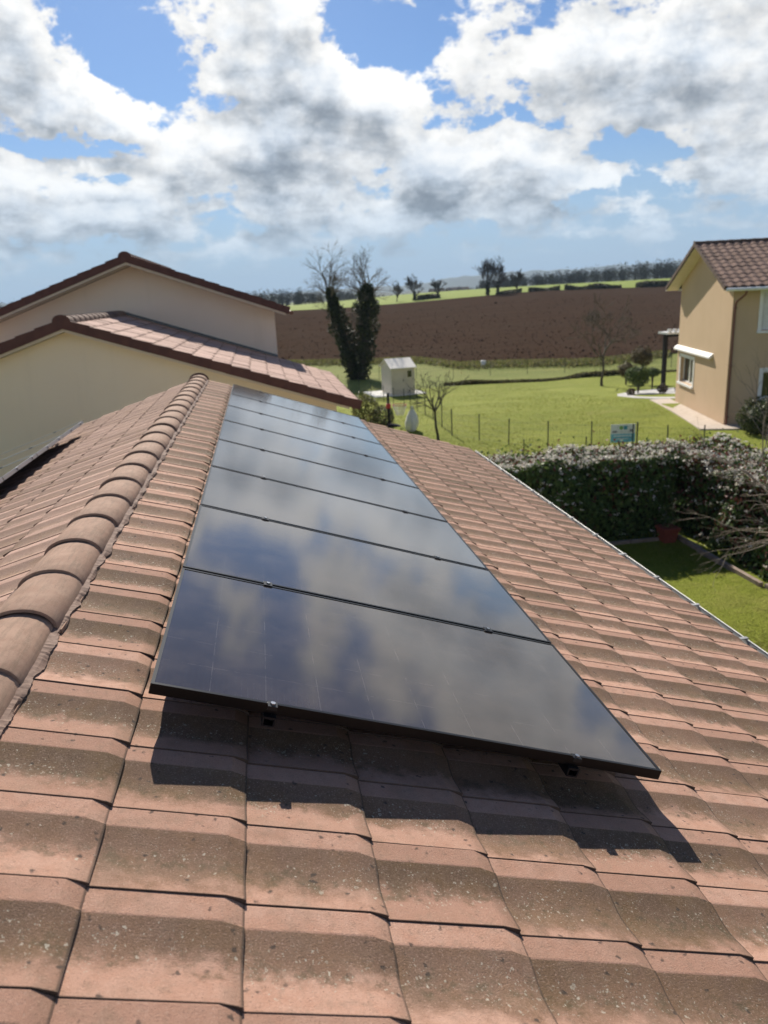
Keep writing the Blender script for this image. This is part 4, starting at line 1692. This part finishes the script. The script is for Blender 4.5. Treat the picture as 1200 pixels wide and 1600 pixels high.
# grass blades over the near lawn
n = 110000
gx_ = rng.uniform(3.6, 8.25, n)
gy_ = rng.uniform(5.5, 14.0, n)
P = np.stack([gx_, gy_, tz(gx_, gy_) + .045], 1)
V, F = leaf_geo(P, .055, aspect=.14, nrm=np.tile([[0, .1, .9]], (n, 1)))
o = np_obj('grass', V, F, M_GRASSB, None, pick([(.21, .25, .024), (.26, .29, .038), (.17, .20, .022), (.33, .31, .08)], n))
tag(o, kind='stuff')
n = 90000
gy_ = 16 + 34 * rng.random(n) ** 1.5
gx_ = gy_ * rng.uniform(.08, .62, n)
ok = ~((gx_ > 8) & (gy_ < 17))
gx_, gy_ = gx_[ok], gy_[ok]
loc = np.stack([gx_ - RA.x, gy_ - RA.y], 1)
u_ = loc @ np.array([rf_.x, rf_.y])
v__ = loc @ np.array([rw.x, rw.y])
ok = ~((u_ > -1.1) & (v__ > -.9)) & ~((gx_ > 17.3) & (gy_ > 32)) & ~((gx_ > 6.3) & (gx_ < 10.3) & (gy_ > 46.4) & (gy_ < 50.6))
gx_, gy_ = gx_[ok], gy_[ok]
n = len(gx_)
P = np.stack([gx_, gy_, tz(gx_, gy_) + .05], 1)
V, F = leaf_geo(P, .085, aspect=.2, nrm=np.tile([[0, .1, .9]], (n, 1)))
o = np_obj('grass', V, F, M_GRASSB, None, pick([(.20, .24, .024), (.25, .28, .036), (.17, .20, .022), (.32, .30, .075)], n))
tag(o, kind='stuff')
# tall dead grass along the old fence line and the field edge
n = 16000
t_ = rng.random(n)
xx = np.interp(t_, [0, .2, .5, .7, 1], [12.2, 14.5, 18.6, 21.5, 30])
yy = np.interp(t_, [0, .2, .5, .7, 1], [51.2, 50.6, 49.6, 50.4, 50.2]) + rng.normal(size=n) * .16
hh = rng.random(n) * (.02 + .30 * vnoise(xx, yy * 0, .5, 2) ** 2)
V, F = leaf_geo(np.stack([xx, yy, tz(xx, yy) + .05 + hh], 1), .22, aspect=.25)
o = np_obj('weeds', V, F, M_GRASSB, None, pick([(.08, .07, .03), (.14, .12, .05), (.06, .07, .025)], n))
tag(o, kind='stuff')
n = 26000
rr_ = rng.uniform(.02, .56, n)
ye = np.interp(rr_, [-.95, .0, .13, .20, .26, .33, .45, .52, .56, .95], [76, 74, 70, 68.7, 62.5, 61.5, 59, 61, 61.6, 62])
yy = ye - np.abs(rng.normal(size=n)) * 1.3 + .2
xx = rr_ * yy
V, F = leaf_geo(np.stack([xx, yy, tz(xx, yy) + .10 + rng.random(n) * .22], 1), .28, aspect=.3)
o = np_obj('weeds', V, F, M_GRASSB, None, pick([(.20, .19, .06), (.26, .23, .10), (.12, .11, .05), (.15, .18, .04)], n))
tag(o, kind='stuff')
# clods on the ploughed field
n = 11000
yy = 58 + 100 * rng.random(n) ** 2.2
xx = yy * rng.uniform(.0, .6, n)
ne_ = np.interp(xx / yy, [-.95, .0, .13, .20, .26, .33, .45, .52, .56, .95], [76, 74, 70, 68.7, 62.5, 61.5, 59, 61, 61.6, 62])
ok = yy > ne_ + .2
xx, yy = xx[ok], yy[ok]
n = len(xx)
oc = np.array([(1, 0, 0), (0, 1, 0), (-1, 0, 0), (0, -1, 0), (0, 0, .8), (0, 0, -.6)])
sz = rng.gamma(2.0, .022, n)[:, None, None]
V = (np.stack([xx, yy, tz(xx, yy) + .14], 1)[:, None, :] + oc[None] * sz * rng.uniform(.6, 1.3, (n, 6, 1))).reshape(-1, 3)
tri = np.array([(0, 1, 4), (1, 2, 4), (2, 3, 4), (3, 0, 4), (1, 0, 5), (2, 1, 5), (3, 2, 5), (0, 3, 5)])
F = (np.arange(n)[:, None, None] * 6 + tri[None]).reshape(-1, 3)
o = np_obj('soil_clods', V, F, M_SOIL)
tag(o, kind='stuff')


# ------------------------------------------------------------------ trees
def tree(name, label, cat, x, y, h, seed, depth=5, r=.1, spread=.62, up=.14, m_=None, sides=4, first=.32, trunk_lean=(0, 0), kids=(2, 3), fan=4, group=None, rmin=.0, ratio=.70, z=None):
    rnd_ = random.Random(seed)
    g = (tzf(x, y) if z is None else z) - .05
    root = empty(name, (x, y, g))
    tag(root, label, cat, group)
    m_ = m_ or M_BARK
    tr = []
    p = Vector((0, 0, 0))
    hh = h * first
    for k in range(4):
        q = Vector((trunk_lean[0] * (k + 1) / 4 + rnd_.gauss(0, .01 * h), trunk_lean[1] * (k + 1) / 4 + rnd_.gauss(0, .01 * h), hh * (k + 1) / 4))
        tr.append((tuple(p), tuple(q), r * (1.25 if k == 0 else 1 - .08 * k), r * (1 - .08 * (k + 1))))
        p = q
    V, F = seg_geo(tr, 8)
    np_obj('trunk', V, F, m_, root, None, True)
    sg_ = []
    for i in range(fan):
        a_ = i * 2 * math.pi / fan + rnd_.uniform(-.5, .5)
        dr = Vector((math.cos(a_) * spread, math.sin(a_) * spread, 1.0 if i else 1.5))
        branch(sg_, p * (1 if i < 2 else rnd_.uniform(.8, 1)), dr, h * (1 - first) * .42 * rnd_.uniform(.8, 1.15), r * .6, depth - 1, spread, up, rnd_, kids, .16, ratio, rmin)
    V, F = seg_geo(sg_, sides)
    np_obj('crown', V, F, m_, root)
    return root


tree('bare_tree', 'small bare fruit tree before the wire fence, just right of the white cloth', 'tree', 6.07, 26.63, 2.75, 21, depth=5, r=.055, spread=.75, up=.05, m_=M_BARK_D, first=.42, fan=5, rmin=.005, trunk_lean=(-.12, 0))
tree('bare_tree', 'slender leafless tree standing on the lawn left of the topiary', 'tree', 20.91, 45.27, 4.9, 5, depth=6, r=.09, spread=.7, up=.05, m_=M_BARK, first=.40, fan=5, ratio=.70, rmin=.009)

# the two ivy-clad trunks by the shed
M_TWIGIVY = noisy('grey twig', (.13, .11, .09), (.18, .155, .13), 12, .95)
IVY = [(.022, .032, .011), (.034, .046, .016), (.014, .022, .009), (.05, .06, .02)]


def ivy_tree(label, x, y, path, top_h, seed, rad):
    rnd_ = random.Random(seed)
    g = tzf(x, y) - .05
    root = empty('ivy_tree', (x, y, g))
    tag(root, label, 'tree', 'ivy-clad trees by the shed')
    pts = [Vector(p) for p in path]
    n_ = len(pts)
    tr = [(tuple(pts[i]), tuple(pts[i + 1]), .34 * (1 - .75 * i / n_), .34 * (1 - .75 * (i + 1) / n_)) for i in range(n_ - 1)]
    V, F = seg_geo(tr, 8)
    np_obj('trunk', V, F, M_BARK_D, root, None, True)
    sg_ = []
    for i in range(1, n_):
        for k in range(4 if i >= n_ - 2 else 2):
            a_ = rnd_.uniform(0, 2 * math.pi)
            dr = Vector((math.cos(a_) * .9, math.sin(a_) * .9, .75 if i < n_ - 1 else 1.25))
            L = (top_h - pts[-1].z) * (.42 if i >= n_ - 2 else .36) * rnd_.uniform(.75, 1.2)
            branch(sg_, pts[i], dr, L, .07 if i >= n_ - 2 else .05, 4, .66, .08, rnd_, (2, 4), .2, .72, .006)
    V, F = seg_geo(sg_, 3)
    np_obj('crown', V, F, M_TWIGIVY, root)
    P, N_ = [], []
    for i in range(n_ - 1):
        cnt = int(1700 * rad[i])
        t = rng.random(cnt)[:, None]
        c = np.array(pts[i])[None] * (1 - t) + np.array(pts[i + 1])[None] * t
        rr = (rad[i] * (1 - t[:, 0]) + rad[i + 1] * t[:, 0])
        th = rng.uniform(0, 2 * np.pi, cnt)
        lump = vnoise(th * 1.5, c[:, 2] * 1.3, 1.0, seed + i) + .45
        rr = rr * lump * np.sqrt(rng.uniform(.25, 1.0, cnt))
        P.append(c + np.stack([np.cos(th) * rr, np.sin(th) * rr, rng.normal(size=cnt) * .14], 1))
    P = np.concatenate(P)
    leaves('ivy', P, .20, pick(IVY, len(P), None, .4), M_LEAF, root, up=.3)
    return root


ivy_tree('dense ivy-clad trunk leaning left, its bare branches above the field', 6.75, 58.2,
         [(0.15, 0, 0), (-.15, 0, 1.4), (-.55, 0, 3.0), (-.90, 0, 4.6), (-1.25, 0, 6.0), (-1.42, 0, 6.7)], 9.5, 3, [.5, .72, .8, .72, .46, .24])
ivy_tree('thicker upright ivy-clad trunk beside the leaning one, next to the shed', 7.35, 58.0,
         [(0, 0, 0), (.15, 0, 1.5), (.45, 0, 3.2), (.6, 0, 5.0), (.7, 0, 6.1), (.75, 0, 6.8)], 9.2, 8, [.55, .78, .95, .92, .68, .4])


def bush(name, label, cat, x, y, rx, rz, zc, cols, n=2600, size=.09, stem=True, m_stem=None, group=None, seed=1):
    g = tzf(x, y)
    root = empty(name, (x, y, g))
    tag(root, label, cat, group)
    d_ = rng.normal(size=(n, 3))
    d_ /= np.linalg.norm(d_, axis=1)[:, None]
    lump = .72 + .5 * vnoise(np.arctan2(d_[:, 1], d_[:, 0]) * 1.4 + 5, d_[:, 2] * 2.0 + 3, 1.0, seed)
    P = d_ * np.array([rx, rx, rz]) * (lump * rng.uniform(.45, 1.0, n) ** .5)[:, None] + (0, 0, zc)
    P[:, 2] = np.clip(P[:, 2], .03, None)
    leaves('foliage', P, size, pick(cols, n, None, .35), M_LEAF, root, nrm=d_)
    sg_ = []
    rnd_ = random.Random(seed)
    if stem:
        for k in range(5):
            a_ = rnd_.uniform(0, 6.28)
            sg_.append(((0, 0, -.05), (math.cos(a_) * rx * .15, math.sin(a_) * rx * .15, max(.1, zc - rz * .5)), .03, .025))
            sg_.append((sg_[-1][1], (math.cos(a_) * rx * .6, math.sin(a_) * rx * .6, zc + rz * .3), .02, .006))
        V, F = seg_geo(sg_, 5)
        np_obj('stem', V, F, m_stem or M_BARK_D, root)
    return root


LG = [(.16, .17, .035), (.20, .19, .05), (.10, .12, .03), (.24, .21, .08)]
MG = [(.05, .085, .02), (.08, .12, .03), (.035, .06, .018)]
BR = [(.12, .09, .045), (.16, .12, .06), (.09, .075, .04)]
bush('shrub', 'yellow-green rounded shrub beyond the far end of the panels', 'shrub', 4.10, 31.5, .62, .75, .62, LG, 2600, .09, seed=3)
bush('shrub', 'low brownish shrub between the yellow-green shrub and the hoop post', 'shrub', 4.75, 31.0, .55, .45, .38, BR + MG, 1500, .08, seed=4)
bush('topiary', 'larger brown clipped ball on a stem behind the gravel bed', 'shrub', 23.2, 44.6, .72, .60, 1.75, BR, 3200, .10, seed=5)
bush('topiary', 'smaller brown clipped ball low at the left of the larger one', 'shrub', 22.3, 44.8, .55, .48, .95, BR, 2200, .10, seed=6)
bush('topiary', 'small dark clipped pad right of the green bush on gravel', 'shrub', 21.7, 40.4, .40, .26, 1.0, MG, 1300, .09, seed=7)
bush('shrub', 'bright green bush on a short stem at the gravel edge', 'shrub', 19.3, 37.4, .62, .55, .98, MG + [(.12, .17, .03)], 2800, .10, seed=8)
bush('shrub', 'dark green round shrub against the front wall of the ochre house', 'shrub', 16.75, 23.5, .78, .72, .62, [(.035, .05, .015), (.055, .07, .022), (.10, .115, .04)], 3600, .10, seed=9)
for k, (x, y, s_, lb) in enumerate(((18.5, 36.6, .22, 'tiny dark plant at the left tip of the gravel bed'), (19.9, 36.0, .30, 'low reddish plant in the gravel, left of the pergola post'),
                                    (20.6, 35.5, .26, 'low dark plant in the middle of the gravel bed'), (19.6, 33.6, .28, 'purple-brown plant in gravel by the house corner'))):
    bush('bed_plant', lb, 'plant', x, y, s_, s_ * .9, s_ * .9, [(.06, .03, .03), (.09, .06, .04), (.04, .05, .02)], 500, .08, False, seed=20 + k)

# leafless shrub reaching in from the right above the hedge
rnd_ = random.Random(4)
sb = empty('bare_shrub', (9.35, 10.2, 0))
tag(sb, 'pale leafless shrub with arching branches in front of the right hedge', 'shrub')
sg_ = []
for (dx, dy, dz, L, r_) in ((-.62, .75, .42, 1.5, .030), (-.9, .55, .30, 1.5, .028), (-.7, .55, .16, 1.3, .024), (-.5, .8, .62, 1.3, .024), (-1, .2, .28, 1.2, .022), (-.75, .9, .05, 1.2, .02), (-.3, .9, .35, 1.4, .024), (-.9, .75, .55, 1.1, .02)):
    branch(sg_, (-.55, .1, 1.35), (dx, dy, dz), L, r_, 3, .55, -.02, rnd_, (2, 3), .22, .62)
sg_ += [((0, 0, -.05), (-.25, .03, .7), .06, .05), ((-.25, .03, .7), (-.55, .1, 1.36), .05, .042)]
V, F = seg_geo(sg_, 5)
np_obj('branches', V, F, M_TWIG, sb)
sb = empty('bare_shrub', (11.9, 15.4, 0))
tag(sb, 'thin leafless shrub behind the hedge in front of the ochre house', 'shrub')
sg_ = []
for k in range(7):
    a_ = rnd_.uniform(0, 6.28)
    branch(sg_, (0, 0, rnd_.uniform(.4, 1.2)), (math.cos(a_) * .8, math.sin(a_) * .8, .9), 1.15, .024, 4, .6, .04, rnd_, (2, 3), .2, .66)
sg_ += [((0, 0, -.05), (0, 0, 1.2), .05, .03), ((0, 0, 1.2), (.05, 0, 2.4), .03, .012)]
V, F = seg_geo(sg_, 5)
np_obj('branches', V, F, M_BARK, sb)

# hoop stand, covered plant
hp = empty('basketball_hoop', (4.87, 30.3, tzf(4.87, 30.3)))
tag(hp, 'basketball hoop with white net on a black post behind the roof edge', 'basketball hoop')
M_RED = mat('red plastic', (.45, .03, .03), .5)[0]
M_CLOTH = noisy('white fleece', (.74, .73, .70), (.66, .65, .62), 7, .9, bump_d=.02, bump_s=9)
b = MB()
b.box(-.045, .045, -.045, .045, .1, 1.42)
b.build('post', M_DARK, hp)
b = MB()
b.hexa([(-.1, -.3, 0), (.6, -.3, 0), (.6, .3, 0), (-.1, .3, 0), (-.06, -.2, .16), (.3, -.2, .12), (.3, .2, .12), (-.06, .2, .16)])
b.build('base', M_DARK, hp, bevel=.03)
b = MB()
b.box(-.09, .09, -.07, .07, .80, .98)
b.build('bracket', M_RED, hp)
b = MB()
rim_ = [(.46 + .29 * math.cos(2 * math.pi * k / 20), .29 * math.sin(2 * math.pi * k / 20), .90) for k in range(21)]
b.tube(rim_, .012, 6, False)
b.build('rim', M_RED, hp)
sg_ = []
for k in range(20):
    for q in range(6):
        z0_, z1_ = .90 - .07 * q, .90 - .07 * (q + 1)
        ra_, rb_ = .29 - .025 * q, .29 - .025 * (q + 1)
        for dk in (.5, -.5):
            a_, c_ = 2 * math.pi * (k + (q % 2) * .5) / 20, 2 * math.pi * (k + (q % 2) * .5 + dk) / 20
            sg_.append(((.46 + ra_ * math.cos(a_), ra_ * math.sin(a_), z0_), (.46 + rb_ * math.cos(c_), rb_ * math.sin(c_), z1_), .006, .006))
V, F = seg_geo(sg_, 3)
np_obj('net', V, F, M_CLOTH, hp)
cl_ = empty('covered_plant', (5.53, 28.95, 0))
tag(cl_, 'plant wrapped in white winter fleece beside the small bare tree', 'plant cover')
rows = []
for z, r_ in ((0, .13), (.12, .20), (.35, .24), (.6, .20), (.82, .10), (.94, .03), (.98, .05), (1.02, .01)):
    rows.append([((r_ * (1 + .22 * math.sin(5 * a_ + z * 4))) * math.cos(a_) + .05 * z, (r_ * (1 + .2 * math.cos(4 * a_ + z * 3))) * math.sin(a_), z) for a_ in [2 * math.pi * k / 24 for k in range(25)]])
b = MB()
b.grid(rows)
b.build('fleece', M_CLOTH, cl_, smooth=True)
b = MB()
b.tube([(0, 0, -.05), (0, 0, .15)], .03, 6)
b.build('stem', M_BARK, cl_)
b = MB()
wbx, wby = 17.6, 60.2
b.box(wbx - .17, wbx + .17, wby - .12, wby + .12, tzf(wbx, wby) - .1, tzf(wbx, wby) + .52)
b.hexa([(wbx - .2, wby - .15, tzf(wbx, wby) + .523), (wbx + .2, wby - .15, tzf(wbx, wby) + .523), (wbx + .2, wby + .15, tzf(wbx, wby) + .523), (wbx - .2, wby + .15, tzf(wbx, wby) + .523),
        (wbx - .15, wby - .1, tzf(wbx, wby) + .58), (wbx + .15, wby - .1, tzf(wbx, wby) + .58), (wbx + .15, wby + .1, tzf(wbx, wby) + .58), (wbx - .15, wby + .1, tzf(wbx, wby) + .58)])
o = b.build('marker_box', M_WHITE)
tag(o, 'small white utility box at the edge of the ploughed field', 'utility box')

# ------------------------------------------------------------------ trees along the far field edge
FT = [(57.3, 191.5, 9.6, 'left one of the tall pair of bare trees at the field edge', 31, .28),
      (59.6, 190.5, 9.2, 'right one of the tall pair of bare trees at the field edge', 32, .26),
      (41.3, 205.0, 7.2, 'lone slender bare tree at the field edge above the shed', 33, .2),
      (49.2, 212.0, 6.6, 'bushy bare tree on the green strip, right of the slender one', 34, .22),
      (66.5, 196.0, 6.6, 'low bare tree just right of the tall pair', 35, .2),
      (37.0, 208.0, 5.6, 'small bare tree left of the slender one on the green strip', 36, .16)]
for (x, y, h_, lb, sd_, r_) in FT:
    h_ *= .82
    t_ = tree('bare_tree', lb, 'tree', x, y, h_, sd_, depth=5, r=r_, spread=.55, up=.16, m_=M_BARK_D, first=.22, fan=5, sides=3, kids=(3, 4), rmin=.03, group='bare trees at the far field edge')
    n = 260
    zz = rng.random(n) * h_ * .42
    rr = .55 * (1 - zz / h_) * np.sqrt(rng.random(n))
    th = rng.uniform(0, 6.28, n)
    if sd_ in (31, 32, 33):
        leaves('ivy', np.stack([np.cos(th) * rr, np.sin(th) * rr, zz], 1), .5, pick(IVY, n), M_LEAF, t_)


def wood(name, rts, ys, hts, n, seed, cols, twig=70, kind='stuff'):
    """a wood too far off to tell its trees apart: trunks with clouds of fine twigs"""
    r2 = np.random.default_rng(seed)
    rt_ = r2.uniform(rts[0], rts[-1], n)
    yy = np.interp(rt_, rts, ys) + r2.uniform(0, 34, n)
    xx = rt_ * yy
    hh = np.interp(rt_, rts, hts) * r2.uniform(.7, 1.2, n)
    zz = tz(xx, yy)
    segs = []
    for x, y, z, h_ in zip(xx, yy, zz, hh):
        segs.append(((x, y, z - .5), (x + r2.normal() * .3, y, z + h_ * .6), .22, .1))
    V1, F1 = seg_geo(segs, 3)
    m_ = n * twig
    i = np.repeat(np.arange(n), twig)
    d_ = r2.normal(size=(m_, 3))
    d_ /= np.linalg.norm(d_, axis=1)[:, None]
    rad = r2.uniform(.15, 1, m_) ** .6
    P = np.stack([xx[i], yy[i], zz[i] + hh[i] * .50], 1) + d_ * rad[:, None] * np.stack([hh[i] * .30, hh[i] * .30, hh[i] * .50], 1)
    V2, F2 = leaf_geo(P, 1.2, aspect=.2, nrm=np.tile([[0, -1.0, 0]], (m_, 1)))
    # quads only: pad trunk faces
    V = np.concatenate([V1, V2])
    F = np.concatenate([F1, F2 + len(V1)])
    c = np.concatenate([pick(cols, len(F1), None, .2), pick(cols, len(F2), None, .35)])
    o = np_obj(name, V, F, M_TWIGFAR, None, c)
    return tag(o, kind=kind)


M_TWIGFAR = attr_mat('far twigs', .95, .0, .05)
TW = [(.075, .065, .056), (.095, .082, .068), (.06, .058, .052), (.075, .08, .052)]
wood('treeline', [.29, .36, .42, .48, .56, .70, .95], [385, 380, 372, 362, 350, 345, 340], [6, 6.8, 7.4, 8.2, 9, 9.5, 9.5], 560, 3, TW)
wood('treeline', [-.6, -.2, .0, .06, .10, .15], [400, 390, 380, 385, 395, 405], [8, 8, 8, 7.8, 7, 6], 420, 6, TW)
wood('treeline', [.12, .2, .26, .30], [520, 520, 520, 500], [7, 6, 7, 8], 60, 9, TW, 50)
# low clipped field hedges along the edge of the crop
for (ra, rb, lb) in ((.355, .398, 'left stretch of low field hedge between soil and green crop'), (.405, .485, 'middle stretch of low field hedge between soil and green crop'), (.506, .60, 'right stretch of low field hedge nearest the ochre house'),
                     (.205, .235, 'low brush clump on the green strip under the bushy bare tree'), (.315, .345, 'low brush clump just right of the tall pair of trees')):
    n = int((rb - ra) * 52000)
    rr = rng.uniform(ra, rb, n)
    yy = 191 + rng.normal(size=n) * .9 + (14 if ra < .3 else 0)
    xx = rr * yy
    hm = 1.0 * (.5 + vnoise(xx, xx * 0, .22, 3))
    P = np.stack([xx, yy, tz(xx, yy) + rng.random(n) * hm + .1], 1)
    c0 = np.array([(ra + rb) / 2 * 191, 191 + (14 if ra < .3 else 0), 0])
    c0[2] = tzf(c0[0], c0[1])
    V, F = leaf_geo(P - c0, .55, aspect=.5)
    o = np_obj('field_hedge', V, F, M_LEAF, None, pick([(.05, .055, .02), (.08, .065, .03), (.035, .045, .015)], n))
    o.location = c0
    tag(o, lb, 'hedge', 'low hedges along the far field edge')
# tiny village beyond the green strip
for k, (x, y, lb) in enumerate(((148, 640, 'tiny white house far off beyond the green strip, left of the tall pair'), (166, 655, 'tiny white house in the distance next to the tall pair of trees'), (185, 700, 'tiny pale house in the distance right of the tall pair of trees'))):
    vh = empty('village_house', (x, y, tzf(x, y)))
    tag(vh, lb, 'house', 'far village houses')
    MB().box(-6, 6, -4, 4, -1, 5.5).build('wall', M_WHITE, vh)
    b = MB()
    for s_ in (1, -1):
        b.hexa([(-6.4, s_ * 4.5, 5.4), (6.4, s_ * 4.5, 5.4), (6.4, 0, 8), (-6.4, 0, 8), (-6.4, s_ * 4.5, 5.7), (6.4, s_ * 4.5, 5.7), (6.4, 0, 8.3), (-6.4, 0, 8.3)])
    b.build('roof', M_TILE_D, vh)
# ------------------------------------------------------------------ air
hm = bpy.data.materials.new('haze')
hm.use_nodes = True
ht = NT(hm.node_tree)
ht.n.clear()
ho = ht.new('ShaderNodeOutputMaterial')
pv = ht.new('ShaderNodeVolumePrincipled')
pv.inputs['Color'].default_value = (.58, .78, 1.0, 1)
pv.inputs['Density'].default_value = .00016
pv.inputs['Anisotropy'].default_value = .0
ht.l.new(pv.outputs[0], ho.inputs['Volume'])
o = MB().box(-9500, 9500, -400, 9500, -20, 240).build('haze', hm)
tag(o, kind='stuff')
